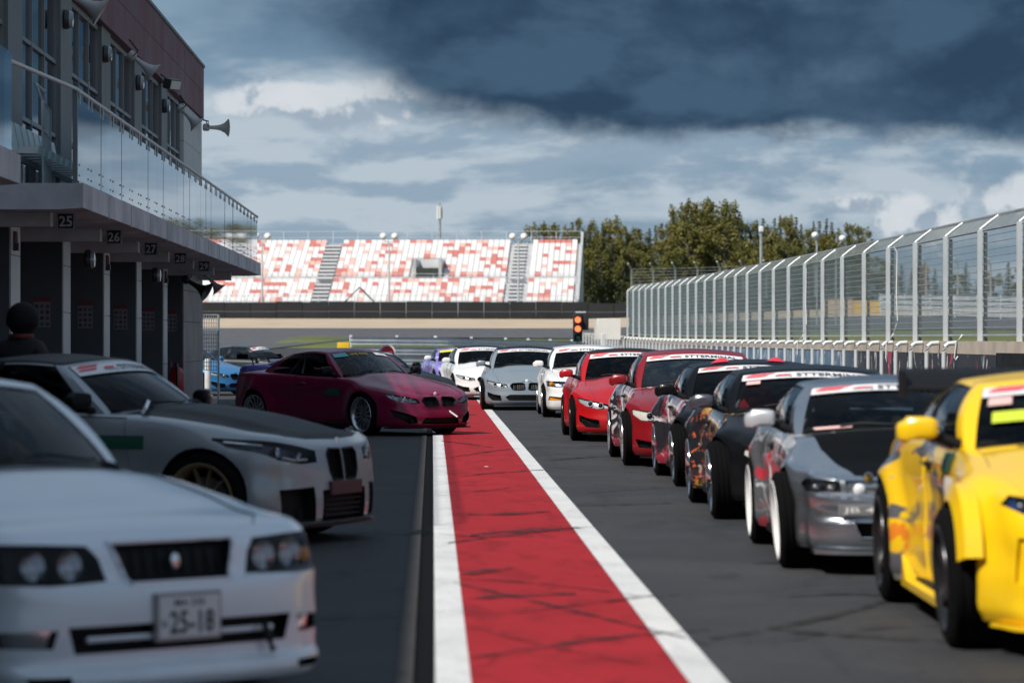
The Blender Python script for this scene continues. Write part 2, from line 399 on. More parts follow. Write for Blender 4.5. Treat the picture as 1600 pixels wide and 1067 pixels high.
# drain slot with kerb stone, white, red and white paint along the lane
conc_k = pbr('kerb_concrete', (.062, .055, .053), .9, var=.25, vscale=2)
bm = NB(); box(bm, (-.165, -20, -.20), (-.085, 92, .006)); tag(mobj('drain_edge', bm, conc_k), kind='structure')
bm = NB(); box(bm, (-.085, -20, -.22), (.012, 92, -.006)); tag(mobj('drain_slot', bm, pbr('drain_dark', (.005, .005, .006), .9, spec=.1)), kind='structure')
bm = NB(); box(bm, (.012, -20, -.20), (1.20, 92, -.001)); tag(mobj('lane_base', bm, asph), kind='structure')
flat = lambda x, y: 0.0
sheet('white_line', [.014, .172], frange(-20, 92, 4), white_line, .006, zf=flat)
sheet('red_lane', [.172, 1.125], frange(-20, 92, 4), red_lane, .005, zf=flat)
sheet('white_line', [1.125, 1.295], frange(-20, 92, 4), white_line, .008, zf=flat)
bm = NB(); quad(bm, (.62, 37.0, .012), (.66, 37.0, .012), (.665, 37.18, .012), (.625, 37.18, .012)); tag(mobj('paper_scrap', bm, white_vinyl), 'small white scrap of litter on the red lane', 'litter')
# rubber marks dragged across the lane
def rubber_marks():
    m = bpy.data.materials.new('rubber_mark'); m.use_nodes = True; t = NT(m.node_tree); p = t.n['Principled BSDF']
    p.inputs['Base Color'].default_value = (.012, .011, .012, 1); p.inputs['Roughness'].default_value = .8
    co = t.node('ShaderNodeTexCoord').outputs['Object']
    t.l.new(t.m('MULTIPLY', t.ss(t.noise(t.mapping(co, sc=(1, 1, 1)), 5.0, 6, .7), .36, .62), .75), p.inputs['Alpha'])
    rn = random.Random(5); b = NB()
    def mark(x0, y0, x1, y1, w, bow, z):
        n = 14; L = []
        for k in range(n + 1):
            q = k / n; x = lerp(x0, x1, q); y = lerp(y0, y1, q) + bow * 4 * q * (1 - q); ww = w * (.35 + .65 * math.sin(PI * min(1, max(0, .06 + .88 * q))))
            L.append((b.verts.new((x, y - ww, z)), b.verts.new((x, y + ww, z))))
        for k in range(n): b.faces.new([L[k][0], L[k + 1][0], L[k + 1][1], L[k][1]])
    z = .0095
    for (xa, ya, xb, yb, w) in ((710, 912, 1110, 1010, .10), (735, 1030, 1110, 985, .10), (735, 838, 905, 826, .22), (715, 905, 1010, 935, .05), (730, 938, 900, 930, .12), (700, 850, 930, 825, .12), (1110, 1000, 1420, 930, .12), (1180, 985, 1560, 1010, .10), (720, 745, 860, 735, .16), (705, 715, 800, 702, .2), (690, 690, 770, 700, .3), (730, 805, 860, 800, .15), (850, 720, 960, 712, .18), (900, 790, 1060, 786, .1), (720, 900, 800, 890, .2), (800, 960, 1060, 930, .06), (715, 770, 800, 762, .1), (730, 980, 1000, 1040, .05)):
        da = CAMH * F / (ya - 532); db = CAMH * F / (yb - 532); z += .0004
        mark(px(xa, da), da, px(xb, db), db, w, rn.uniform(-.25, .25), z)
    for k in range(20):
        y0 = rn.uniform(11, 60); x0 = rn.uniform(1.4, 2.2) if k % 2 else rn.uniform(-3.5, -.3); z += .0004
        mark(x0, y0, x0 + rn.uniform(.5, 1.6), y0 + rn.uniform(-1.2, 1.2), rn.uniform(.02, .09), rn.uniform(-.3, .3), z)
    return tag(mobj('rubber_marks', b, m), kind='stuff')
rubber_marks()
# circuit beyond: tarmac, gravel trap
def strip(name, y0f, y1f, mat, off, n=8):
    xs = frange(-110, 8, 6) + [9.35, 12, 16, 20, 25] + frange(30, 120, 9)
    bm = NB(); g = [[bm.verts.new((x, lerp(y0f(x), y1f(x), k / n), gz(x, lerp(y0f(x), y1f(x), k / n)) + off)) for k in range(n + 1)] for x in xs]
    for i in range(len(xs) - 1):
        for j in range(n): bm.faces.new([g[i][j], g[i + 1][j], g[i + 1][j + 1], g[i][j + 1]])
    return tag(mobj(name, bm, mat, None, 60), kind='structure')
y_in = lambda x: lerp(178, 148, sstep(6, 20, x)) if x > -6 else lerp(178, 150, sstep(-6, -12, x))
strip('race_track', y_in, lambda x: 214 - .05 * x, asph_f, .03)
strip('track_edge_line', lambda x: 197 - .02 * x, lambda x: 198.4 - .02 * x, white_line, .05, 1) if False else None
strip('gravel_trap', lambda x: 214 - .05 * x, lambda x: 241.5 - .05 * x, sandm, .03)

# ------------------------------------------------------------------ pit building
BX = -5.5
clad = pbr('grey_cladding', (.17, .175, .185), .5, .2, var=.15, vscale=.8)
clad_d = pbr('dark_cladding', (.075, .080, .090), .5, .1, var=.2, vscale=.8)
clad_w = pbr('pale_cladding', (.50, .51, .52), .45, .1, var=.12, vscale=.7)
maroonc = pbr('maroon_fascia', (.135, .030, .050), .5, .1, var=.15, vscale=.6)
slabm = pbr('slab_concrete', (.50, .49, .52), .85, var=.3, vscale=1.1, bump=.4, bscale=25)
frame_m = pbr('window_frame', (.20, .21, .22), .4, .4)
winm = glass('building_glass', (.10, .13, .15), .10)
balc = glass('balcony_glass', (.48, .66, .70), .14, .03)
dark_in = pbr('garage_dark', (.020, .022, .025), .9)
bld = thing('pit_building', (BX, 60, 0), 'long two-storey pit building with maroon fascia and glass balcony on the left', 'building')
def bpart(name, bm, mat, sm=None, parent=None):
    o = mobj(name, bm, mat, parent or bld, sm); 
    if parent is None: o.matrix_parent_inverse = Matrix.Translation((-BX, -60, 0))
    return o
Y0, Y1 = -30.0, 75.4
b = NB(); box(b, (-20, Y0, 0), (-6.25, 69.6, 3.1)); box(b, (-20, 69.6, 0), (BX - .03, Y1 - .02, 3.1)); bpart('wall', b, dark_in)
b = NB(); box(b, (-20, Y0, 0), (-5.15, Y1, .115)); bpart('plinth', b, conc)
piers = [46.95 + 5.83 * k for k in range(-13, 4)]
for d in piers:
    b = NB(); box(b, (-6.3, d, .115), (BX - .022, d + .95, 3.1)); p_ = bpart('pier', b, clad_d)
    zz = [.12, 1.02, 1.92, 2.62, 3.09]
    for k in range(4):
        b = NB(); box(b, (BX - .022, d + .012, zz[k] + .006), (BX, d + .94, zz[k + 1] - .006)); o = mobj('pier_panel', b, clad_w, p_)  # paler than the pier: light caught from the lane, put into the colour
    b = NB(); box(b, (-6.26, d + 1.4, .13), (-6.19, d + 5.5, 2.7)); dr = bpart('garage_door', b, clad_d)
    for k in range(6):
        b = NB(); box(b, (-6.19, d + 1.44, .16 + k * .42), (-6.17, d + 5.46, .555 + k * .42)); mobj('door_panel', b, clad_d, dr).matrix_parent_inverse = Matrix.Identity(4)
# corner wall with panels
for i in range(4):
    for k in range(4):
        y0 = 69.6 + i * 1.45; z0 = [.12, 1.02, 1.92, 2.62][k]; z1 = [1.02, 1.92, 2.62, 3.09][k]
        b = NB(); box(b, (BX - .03, y0 + .008, z0 + .006), (BX, y0 + 1.442, z1 - .006)); bpart('wall_panel', b, clad)
b = NB(); box(b, (BX - .8, 69.55, .115), (BX - .0305, 69.6, 3.1)); bpart('corner_return', b, clad_d)
# balcony slab in two lengths, with downstand and joints
for (a0, a1) in ((Y0, 32.6), (38.4, 78.2)):
    b = NB(); prism(b, [(-6.3, 3.1), (-4.55, 3.1), (-4.26, 3.12), (-4.26, 3.42), (-6.3, 3.42)], a0, a1, 'y'); sl = bpart('balcony_slab', b, slabm)
    n = int((a1 - a0) / 2.9)
    for k in range(1, n):
        y = a0 + (a1 - a0) * k / n
        b = NB(); box(b, (-4.262, y - .012, 3.10), (-4.245, y + .012, 3.40)); mobj('drip_joint', b, clad_w, sl)
    for k in range(0, int((a1 - a0) / 5.83) + 1):
        y = a1 - 3.9 - k * 5.83
        if y > a0: 
            b = NB(); box(b, (-6.3, y - .15, 2.92), (-4.75, y + .15, 3.1 - .002)); mobj('beam', b, slabm, sl)
# upper storey
b = NB(); box(b, (-20, Y0, 3.1), (-6.9, Y1, 8.02)); bpart('upper_wall', b, dark_in)
b = NB(); box(b, (-20, Y0, 8.02), (BX - .01, Y1 + .02, 8.10)); bpart('roof', b, frame_m)
for k in range(0, 19):
    y1 = Y1 - k * 5.83; y0 = max(y1 - 5.83, Y0)
    for j, (z0, z1) in enumerate(((6.80, 7.42), (7.43, 8.02))):
        b = NB(); box(b, (-6.0, y0 + .012, z0), (BX + .03, y1 - .012, z1)); bpart('fascia_panel', b, maroonc)
    b = NB(); box(b, (-6.0, y0, 8.02), (BX + .06, y1 - .004, 8.085)); bpart('coping', b, clad)
for d in piers + [69.9]:
    w = 1.45 if d < 69 else 5.5
    if d < 69:
        b = NB(); box(b, (-6.0, d + .1, 3.42), (BX - .05, d + .1 + w, 6.79)); bpart('pilaster', b, clad)
        wy0, wy1 = d + .1 + w, d + 5.83 + .1
        if d > 63: wy1 = 69.9
        b = NB(); quad(b, (-5.65, wy0, 3.45), (-5.65, wy1, 3.45), (-5.65, wy1, 6.79), (-5.65, wy0, 6.79)); wn = bpart('window', b, winm)
        for (z0, z1) in ((3.43, 3.52), (4.52, 4.58), (5.62, 5.68), (6.70, 6.79)):
            b = NB(); box(b, (-5.69, wy0, z0), (-5.61, wy1, z1)); mobj('mullion', b, frame_m, wn)
        for q in (0.0, .33, .66, 1.0):
            y = lerp(wy0 + .03, wy1 - .03, q); b = NB(); box(b, (-5.685, y - .03, 3.52), (-5.605, y + .03, 6.70)); mobj('mullion', b, frame_m, wn)
    else:
        for i in range(2):
            for k in range(4):
                b = NB(); box(b, (-6.0, 69.9 + i * 2.75 + .01, 3.43 + k * .84), (BX - .02, 69.9 + i * 2.75 + 2.74, 3.43 + k * .84 + .83)); bpart('wall_panel', b, clad_w)
# roof rail
b = NB(); tube(b, [(BX - .05, 20, 8.75), (BX - .05, 62, 8.75), (BX - .05, 62, 8.08)], .022, 6); tube(b, [(BX - .05, 20, 8.42), (BX - .05, 62, 8.42)], .018, 6)
for k in range(18): tube(b, [(BX - .05, 20 + k * 2.4, 8.08), (BX - .05, 20 + k * 2.4, 8.75)], .018, 6)
bpart('roof_rail', b, steel, 60)
# glass balustrade
bal = thing('glass_balustrade', (-4.34, 58, 3.42), 'frameless glass balustrade with steel handrail along the upper balcony', 'railing')
inv = Matrix.Translation((4.34, -58, -3.42))
def balp(name, b, m_, sm=None):
    o = mobj(name, b, m_, bal, sm); o.matrix_parent_inverse = inv; return o
n = 29
for k in range(n):
    y0 = 38.55 + k * (39.5 / n); y1 = y0 + 39.5 / n - .015
    tl = random.uniform(-.004, .004)
    b = NB(); box(b, (-4.35 + tl, y0, 3.46), (-4.338 + tl, y1, 4.47)); pn = balp('glass_pane', b, balc)
    for yy in (y0 + .18, y1 - .18):
        for z in (3.53, 3.66):
            b = NB(); lathe(b, [(.001, .006), (.013, .006), (.015, 0), (.015, -.01)], 10, 'x', c=(-4.336, yy, z)); mobj('clamp', b, steel, pn, 50)
        b = NB(); tube(b, [(-4.335, yy, 4.40), (-4.335, yy, 4.55)], .010, 6); mobj('rail_bracket', b, steel, pn, 50)
b = NB(); tube(b, [(-4.70, 33.8, 4.57), (-4.35, 38.4, 4.57), (-4.335, 58, 4.57), (-4.335, 78.1, 4.57)], .026, 8); balp('handrail', b, steel_w, 60)
b = NB(); tube(b, [(-4.335, 78.1, 4.57), (-5.5, 78.1, 4.57)], .026, 8); balp('handrail', b, steel_w, 60)
b = NB(); box(b, (-5.5, 78.08, 3.46), (-4.36, 78.092, 4.47)); balp('glass_pane', b, balc)
for (x, y) in ((-4.36, 38.45),):
    b = NB(); box(b, (x - .03, y - .03, 3.42), (x + .03, y + .03, 4.56)); balp('post', b, frame_m)
# nearer run of the balustrade, mostly outside the picture
for k in range(6):
    y1 = 32.5 - k * 1.4; b = NB(); box(b, (-4.35, y1 - 1.385, 3.46), (-4.338, y1, 4.47)); balp('glass_pane', b, balc)
# end gate of the balcony
gate = thing('steel_gate', (-4.85, 39.2, 3.42), 'small steel tube gate at the near end of the balcony', 'gate')
def tubes_part(name, parent, lines, r, m_):
    for l in lines:
        b = NB(); tube(b, l, r, 6); mobj(name, b, m_, parent, 60)
tubes_part('rail', gate, [[(0, 0, 0), (0, 0, 1.05), (-.10, 1.6, 1.05), (-.10, 1.6, 0)], [(0, 0, .35), (-.10, 1.6, .35)], [(0, 0, .70), (-.10, 1.6, .70)], [(0, 0, 1.05), (-.20, .9, 1.35), (-.25, 2.3, 1.35)]], .020, steel)
tubes_part('bar', gate, [[(-.10 * k / 6, 1.6 * k / 6, 0), (-.10 * k / 6, 1.6 * k / 6, 1.05)] for k in range(1, 6)], .010, steel)
# balcony seats
seat_w = pbr('white_plastic_seat', (.72, .78, .78), .45, var=.08)
def seat_bm():
    b = NB()
    prof = [(-.20, .0), (-.19, .07), (.12, .03), (.20, .08), (.27, .42), (.24, .44), (.16, .12), (.08, .08), (-.20, .11)]
    prof = [(.20, .0), (.22, .10), (-.10, .05), (-.17, .10), (-.24, .46), (-.28, .45), (-.24, .06), (-.16, .0)]
    prism(b, prof, -.22, .22, 'y')
    return b
smesh = seat_bm()
bseat = mobj('balcony_seat', smesh, seat_w, None, 40)
bseat.location = (-5.05, 38.9, 3.78)
SW = ['nearest the gate end', 'second', 'third', 'fourth', 'fifth', 'sixth', 'seventh', 'eighth', 'ninth']
for k in range(9):
    o = bseat if k == 0 else bseat.copy()
    if k: COL.objects.link(o)
    o.location = (-5.05, 38.9 + k * .62, 3.80); o.rotation_euler = (0, 0, 0)
    tag(o, ('white plastic balcony seat at the near end of its row' if k == 0 else 'white plastic balcony seat, %s from the near end of its row' % SW[k]), 'seat', 'white seats on the balcony')
sbar = NB(); box(sbar, (-5.12, 38.6, 3.42 + .28), (-5.04, 44.4, 3.42 + .34))
for k in range(5): box(sbar, (-5.11, 38.8 + k * 1.3, 3.42), (-5.05, 38.86 + k * 1.3, 3.70))
tag(mobj('seat_beam', sbar, frame_m), 'dark steel beam carrying the balcony seats', 'beam')
# numbered plates under the slab
plate_m = pbr('plate_black', (.010, .010, .012), .5); plate_t = pbr('plate_lettering', (.52, .53, .55), .6)
for k in range(5):
    d = 39.7 + 6.0 * k; s_ = str(25 + k)
    t_ = thing('bay_number_sign', (-4.62, d, 3.11), 'black bay sign reading %s under the balcony slab, %s' % (s_, ['nearest of five', 'second nearest', 'middle of five', 'second farthest', 'farthest of five'][k]), 'sign', 'garage number signs')
    b = NB(); box(b, (-.115, 0, -.215), (.115, .02, .0)); mobj('plate', b, plate_m, t_)
    for (x0, x1, z0, z1) in ((-.108, .108, -.012, -.004), (-.108, .108, -.211, -.203), (-.108, -.100, -.203, -.012), (.100, .108, -.203, -.012)):
        b = NB(); box(b, (x0, -.003, z0), (x1, -.0005, z1)); mobj('border', b, plate_t, t_)
    mobj('number', text_bm(s_, lambda u, w: Vector((-.082 + u, -.004, -.175 + w)), .164, .135, .015), plate_t, t_)
# posters on the piers
pm_r = pbr('poster_red', (.20, .030, .030), .6); pm_p = pbr('poster_paper', (.20, .19, .20), .7); pm_i = [pbr('poster_icon_dark', (.05, .05, .06), .7), pbr('poster_icon_red', (.16, .06, .06), .7), pbr('poster_icon_blue', (.08, .09, .13), .7)]
pw = ['pier nearest the camera', 'second pier', 'third pier', 'fourth pier', 'last pier before the corner wall']
for k in range(5):
    d = 46.95 + 5.83 * k if k < 4 else 69.55
    xs_ = px([68, 135, 190, 233, 268][k], d); zc_ = pz([488, 492, 496, 499, 502][k], d); w, h_ = .125, .225
    t_ = thing('notice_poster', (xs_, d - .004, zc_ - h_), 'red-topped notice poster with pictogram grid on the %s' % pw[k], 'poster', 'notices on the garage piers')
    b = NB(); box(b, (-w, -.004, 0), (w, .0, 2 * h_ - .07)); mobj('sheet', b, pm_p, t_)
    b = NB(); box(b, (-w, -.005, 2 * h_ - .069), (w, .0, 2 * h_)); mobj('header', b, pm_r, t_)
    for i in range(3):
        for j in range(4):
            b = NB(); cx = -w * .66 + i * w * .66; cz = .05 + j * .088
            lathe(b, [(.001, -.002), (.028, -.002), (.03, .0)], 12, 'y', c=(cx, -.005, cz)); mobj('pictogram', b, pm_i[(i * 2 + j) % 3], t_)
# lamps and loudspeakers
lamp_d = pbr('lamp_dark', (.05, .052, .056), .4, .3); horn_m = pbr('horn_grey', (.46, .46, .46), .5, .1, var=.12); lampglass = pbr('lamp_glass', (.55, .58, .60), .15, coat=1)
def horn(loc, rz, tilt, sc, label, m_=None):
    t_ = thing('horn_speaker', loc, label, 'loudspeaker', 'horn speakers on the pit building'); t_.rotation_euler = (0, tilt, rz); t_.scale = (sc,) * 3
    b = NB(); lathe(b, [(.04, -.16), (.05, .0), (.07, .10), (.12, .20), (.19, .27), (.205, .275), (.19, .265), (.11, .19), (.05, .08), (.001, .06)], 22, 'x'); mobj('bell', b, m_ or horn_m, t_, 50)
    b = NB(); lathe(b, [(.001, -.30), (.07, -.30), (.085, -.27), (.085, -.18), (.05, -.15)], 18, 'x'); mobj('driver', b, m_ or horn_m, t_, 40)
    b = NB(); tube(b, [(-.2, .10, 0), (-.2, .10, .14), (-.2, -.10, .14), (-.2, -.10, 0)], .012, 6); tube(b, [(-.2, 0, .14), (-.45, 0, .20)], .018, 6); mobj('bracket', b, lamp_d, t_, 50)
horn((-4.98, 54.0, 6.25), R(8), R(38), .95, 'pale horn loudspeaker under the middle of the maroon fascia')
horn((-5.00, 64.5, 6.10), R(5), R(45), .95, 'pale horn loudspeaker under the fascia close to the far end wall')
horn((-5.12, 74.6, 6.55), R(15), R(0), 1.05, 'grey horn loudspeaker sticking out past the far building corner')
horn((-4.95, 44.6, 6.30), R(5), R(30), 1.1, 'pale horn loudspeaker at the top left edge of the picture')
horn((-5.15, 68.4, 2.70), R(-15), R(30), 1.1, 'black horn loudspeaker hanging below the balcony at the corner wall', lamp_d)
horn((-4.98, 71.2, 2.83), R(0), R(50), .9, 'white horn loudspeaker under the balcony edge near number 29')
def flood(loc, label):
    t_ = thing('floodlight', loc, label, 'lamp', 'floodlights on the pit building')
    b = bbox_bevel((-.02, -.16, -.10), (.16, .16, .10), .02); mobj('housing', b, lamp_d, t_, 40)
    b = NB(); box(b, (.161, -.14, -.08), (.168, .14, .08)); mobj('glass', b, lampglass, t_)
    b = NB(); tube(b, [(0, 0, .05), (-.25, 0, .12)], .015, 6); mobj('arm', b, lamp_d, t_, 50); t_.rotation_euler = (0, R(15), R(-35))
flood((-4.98, 59.6, 6.37), 'dark floodlight with slanted head below the maroon fascia')
def wall_lamp(loc, label, sc=1.0):
    t_ = thing('wall_lamp', loc, label, 'lamp', 'round wall lamps on the upper storey'); t_.scale = (sc,) * 3
    b = NB(); lathe(b, [(.001, .0), (.17, .0), (.19, .04), (.17, .12)], 20, 'x'); mobj('housing', b, lamp_d, t_, 40)
    b = NB(); lathe(b, [(.17, .12), (.14, .18), (.001, .20)], 20, 'x'); mobj('dome', b, pbr('dome_glass', (.28, .29, .30), .25, coat=1), t_, 50)
for k, (d, lb) in enumerate(((47.2, 'nearest'), (52.9, 'second'), (58.8, 'third'), (64.6, 'farthest'))):
    wall_lamp((BX - .05, d + .2, 6.33), 'round domed wall lamp high on the facade, %s of four' % lb, .8)
for k, (d, lb) in enumerate(((46.7, 'left of number 26'), (58.0, 'below number 27'))):
    wall_lamp((-5.15, d, 2.70), 'round lamp hanging under the balcony %s' % lb, .8)
for k in range(3):
    d = [41.3, 53.0, 64.6][k]
    t_ = thing('alarm_light', (BX + .0, d + .1, 2.78), 'red alarm light on top of the %s garage pier' % ['first', 'third', 'fifth'][k], 'lamp', 'alarm lights')
    b = NB(); lathe(b, [(.001, .16), (.05, .15), (.06, .02), (.06, 0)], 14, 'z'); mobj('beacon', b, pbr('beacon_red', (.10, .010, .010), .4), t_, 50)
    b = NB(); box(b, (-.05, -.05, -.10), (.07, .05, -.001)); mobj('base', b, lamp_d, t_)
# fire extinguisher on a trolley
t_ = thing('fire_extinguisher', (-5.42, 66.6, .115), 'large red wheeled fire extinguisher standing against the garage piers', 'extinguisher')
ext_m = pbr('extinguisher_red', (.34, .010, .014), .35, coat=.4)
b = NB(); lathe(b, [(.001, .10), (.14, .10), (.165, .16), (.165, .68), (.13, .78), (.05, .83), (.04, .90), (.001, .90)], 24, 'z'); mobj('cylinder', b, ext_m, t_, 40)
b = NB(); tube(b, [(0, 0, .90), (.02, -.16, .92), (.03, -.20, .60), (.03, -.18, .30)], .02, 8); mobj('hose', b, black, t_, 50)
b = NB(); tube(b, [(-.12, .17, .1), (-.12, .19, .95), (.12, .19, .95), (.12, .17, .1)], .014, 6); mobj('handle', b, ext_m, t_, 50)
for sx in (-.17, .17):
    b = NB(); lathe(b, [(.001, -.02), (.10, -.02), (.11, 0), (.10, .02), (.001, .02)], 18, 'x', c=(sx, .08, .11)); mobj('wheel', b, rubber, t_, 40)
t_ = thing('fire_extinguisher', (-5.40, 54.6, .115), 'dark red extinguisher top showing above the grey coupe\'s bonnet line', 'extinguisher')
b = NB(); lathe(b, [(.001, .02), (.09, .02), (.10, .08), (.10, .62), (.04, .72), (.03, .80), (.001, .80)], 18, 'z'); mobj('cylinder', b, ext_m, t_, 40)
b = NB(); box(b, (-.03, -.12, .80), (.03, .05, .84)); mobj('valve', b, black, t_)
# mesh gate beyond the building corner
t_ = thing('mesh_panel', (-5.62, 79.5, 0), 'grey wire mesh panel on posts at the far building corner', 'fence')
for x in (-.20, .22): b = NB(); tube(b, [(x, 0, 0), (x, 0, 2.15)], .03, 8); mobj('post', b, steel, t_, 60)
b = NB()
for k in range(15): tube(b, [(-.20, 0, .75 + k * .1), (.22, 0, .75 + k * .1)], .009, 4)
for k in range(8): tube(b, [(-.20 + k * .06, 0, .75), (-.20 + k * .06, 0, 2.15)], .009, 4)
tag(mobj('wire_mesh', b, steel, t_), kind='stuff')
t_ = thing('bollard', (-5.99, 84.0, 0), 'short white bollard beside the blue coupe', 'bollard')
b = NB(); lathe(b, [(.001, 1.02), (.07, 1.01), (.085, .96), (.085, 0)], 16, 'z'); mobj('post', b, white_line, t_, 40)
b = NB(); lathe(b, [(.15, .0), (.15, .03), (.09, .06)], 16, 'z'); mobj('base', b, steel, t_, 40)

# ------------------------------------------------------------------ pit wall, guard hoops and debris fence on the right
wall_x = Curve([(-20, 9.2), (120, 9.2), (150, 9.0), (172, 8.42), (178, 8.1)])
wall_t = Curve([(-20, 1.45), (60, 1.49), (100, 1.53), (138, 1.64), (172, 1.92), (178, 1.98)])
pw_ = thing('pit_wall', (9.2, 100, 0), 'low concrete pit wall of blocks along the right side of the lane', 'wall')
pinv = Matrix.Translation((-9.2, -100, 0))
capm = pbr('wall_cap', (.46, .39, .33), .85, var=.2, vscale=1.3, bump=.25, bscale=30)
y = 10.0; k = 0
while y < 176:
    ln = 2.0; x0, x1 = wall_x(y), wall_x(y + ln); z0, z1 = wall_t(y), wall_t(y + ln)
    ang = math.atan2(-(x1 - x0), ln)
    M = Matrix.Translation((x0, y, 0)) @ Matrix.Rotation(ang, 4, 'Z')
    b = NB(); zb = min(gz(8.5, y), gz(8.5, y + ln)) - .05
    box(b, (.03, .01, zb), (.42, ln - .01, z0 - .22), 0, M); o = mobj('wall_block', b, conc, pw_); o.matrix_parent_inverse = pinv
    b = NB(); box(b, (.0, .008, z0 - .218), (.50, ln - .008, z0 + random.uniform(-.004, .004)), 0, M); o = mobj('cap_block', b, capm, pw_); o.matrix_parent_inverse = pinv
    y += ln; k += 1
# printed banner on the wall face
def banner_mat():
    m = pbr('wall_banner', (.02, .022, .03), .5); t = NT(m.node_tree); p = t.n['Principled BSDF']
    co = t.node('ShaderNodeTexCoord').outputs['Object']
    yy = t.sep(co)[1]
    n = t.noise(t.mapping(co, sc=(1, .55, .6)), 2.2, 3, .6, .8); n2 = t.noise(t.mapping(co, (3, 1, 0), sc=(1, .9, .35)), 3.2, 3, .6, 1.2)
    blue = t.ss(yy, 66, 72)
    base = t.mix(blue, (.02, .022, .03), (.10, .17, .26))
    c = t.mix(t.ss(n, .56, .60), base, t.mix(blue, (.45, .03, .08), (.30, .42, .52)))
    c = t.mix(t.ss(n2, .60, .63), c, (.55, .55, .57))
    t.l.new(c, p.inputs['Base Color']); return m
wbm = banner_mat()
for k in range(10):
    y0 = 44 + k * 6.0
    b = NB(); box(b, (9.205, y0 + .05, .55), (9.228, y0 + 5.95, 1.26)); tag(mobj('wall_banner', b, wbm), 'printed %s banner on the pit wall, %s' % ('dark red and white' if k < 4 else 'blue', ['first', 'second', 'third', 'fourth', 'fifth', 'sixth', 'seventh', 'eighth', 'ninth', 'last'][k] + ' from the right edge'), 'banner', 'banners along the pit wall')
b = NB(); box(b, (9.10, 47.6, .6), (9.20, 50.4, 1.30)); tag(mobj('black_board', b, black), 'plain black board on the pit wall above the yellow roof', 'board')
# hooped guards
gd = thing('pit_wall_guard', (8.75, 100, 0), 'row of bent galvanised guard pipes standing in front of the pit wall', 'guard rail')
ginv = Matrix.Translation((-8.75, -100, 0))
def hoop_bm(big):
    b = NB(); h_ = 1.46
    tube(b, [(0, 0, 0), (0, 0, h_ - .14), (.02, 0, h_ - .05), (.08, 0, h_), (.22, 0, h_ + .01)], .042 if big else .03, 8); return b
o0 = mobj('guard_pipe', hoop_bm(True), steel_w, gd, 60); o0.matrix_parent_inverse = ginv
y = 54.7; k = 0
while y < 172:
    o = o0 if k == 0 else o0.copy()
    if k: COL.objects.link(o); o.parent = gd; o.matrix_parent_inverse = ginv
    zb = gz(8.5, y) - .02
    o.location = (wall_x(y) - .24, y, zb); o.scale = (1, 1, (wall_t(y) - zb - .02) / 1.48)
    y += 1.9; k += 1
b = NB(); tube(b, [(wall_x(y_) - .24, y_, gz(8.5, y_) + .55) for y_ in frange(54, 172, 6)], .02, 6); o = mobj('guard_rail', b, steel_w, gd, 60); o.matrix_parent_inverse = ginv
# debris fence
fn_ = thing('debris_fence', (9.5, 100, 1.5), 'tall galvanised debris fence with overhanging top on the pit wall', 'fence')
finv = Matrix.Translation((-9.5, -100, -1.5))
fx_ = lambda y: wall_x(y) + .28
FH = Curve([(30, 1.94), (60, 1.93), (100, 2.0), (153, 2.15)])
dark_steel = pbr('dark_steel', (.34, .36, .38), .5, .5, var=.2)
def post_bm():
    b = NB(); box(b, (-.040, -.05, 0), (.036, .05, 1.0)); return b
pm = post_bm(); po = mobj('post', pm, steel_w, fn_); po.matrix_parent_inverse = finv
ab = NB(); tube(ab, [(0, 0, 0), (.16, 0, .13), (.34, 0, .26)], .026, 8)
ao = mobj('arm', ab, steel_w, fn_, 60); ao.matrix_parent_inverse = finv
bb_ = NB(); box(bb_, (.075, -.04, 0), (.125, .04, 1.0)); bo = mobj('shaded_post_side', bb_, pbr('shadow_steel', (.13, .135, .14), .5, .4), fn_); bo.matrix_parent_inverse = finv  # dark strip beside each post, its shaded side put into the colour
ys_p = []; y = 50.4 - 3.65 * 4; 
while y < 152: ys_p.append(y); y += 3.65
for k, y in enumerate(ys_p):
    zb = wall_t(y); H_ = FH(y)
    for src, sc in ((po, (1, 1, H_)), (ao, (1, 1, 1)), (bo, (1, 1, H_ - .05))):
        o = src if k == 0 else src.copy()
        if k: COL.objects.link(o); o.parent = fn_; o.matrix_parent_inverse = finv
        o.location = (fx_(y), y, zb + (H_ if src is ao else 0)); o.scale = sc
def along(zf, xo, r, name, m_, n=6):
    b = NB(); tube(b, [(fx_(y) + xo, y, zf(y)) for y in ys_p], r, n); o = mobj(name, b, m_, fn_, 60); o.matrix_parent_inverse = finv
along(lambda y: wall_t(y) + FH(y) + .26, .34, .030, 'top_rail', dark_steel)
along(lambda y: wall_t(y) + FH(y) - .02, .05, .022, 'mid_rail', dark_steel)
along(lambda y: wall_t(y) + .10, .05, .020, 'bottom_rail', dark_steel)
for q in range(1, 16): along(lambda y, q=q: wall_t(y) + FH(y) * q / 16, .06, .0075, 'cable', dark_steel, 5)
b = NB(); y = ys_p[0]
while y < ys_p[-1]:
    zb = wall_t(y); H_ = FH(y); x = fx_(y) + .07
    for (a0, a1) in (((x, y, zb + .1), (x, y, zb + H_)), ((x, y, zb + H_), (x + .28, y, zb + H_ + .25))):
        v = [b.verts.new(p) for p in (a0, (a0[0] + .006, a0[1] + .008, a0[2]), (a1[0] + .006, a1[1] + .008, a1[2]), a1)]; b.faces.new(v)
    y += .075
for j in range(12):
    pts = [(fx_(y) + .07 + .28 * j / 11, y, wall_t(y) + FH(y) + .25 * j / 11) for y in ys_p]; tube(b, pts, .004, 4)
o = tag(mobj('wire_mesh', b, steel_w, fn_), kind='stuff'); o.matrix_parent_inverse = finv
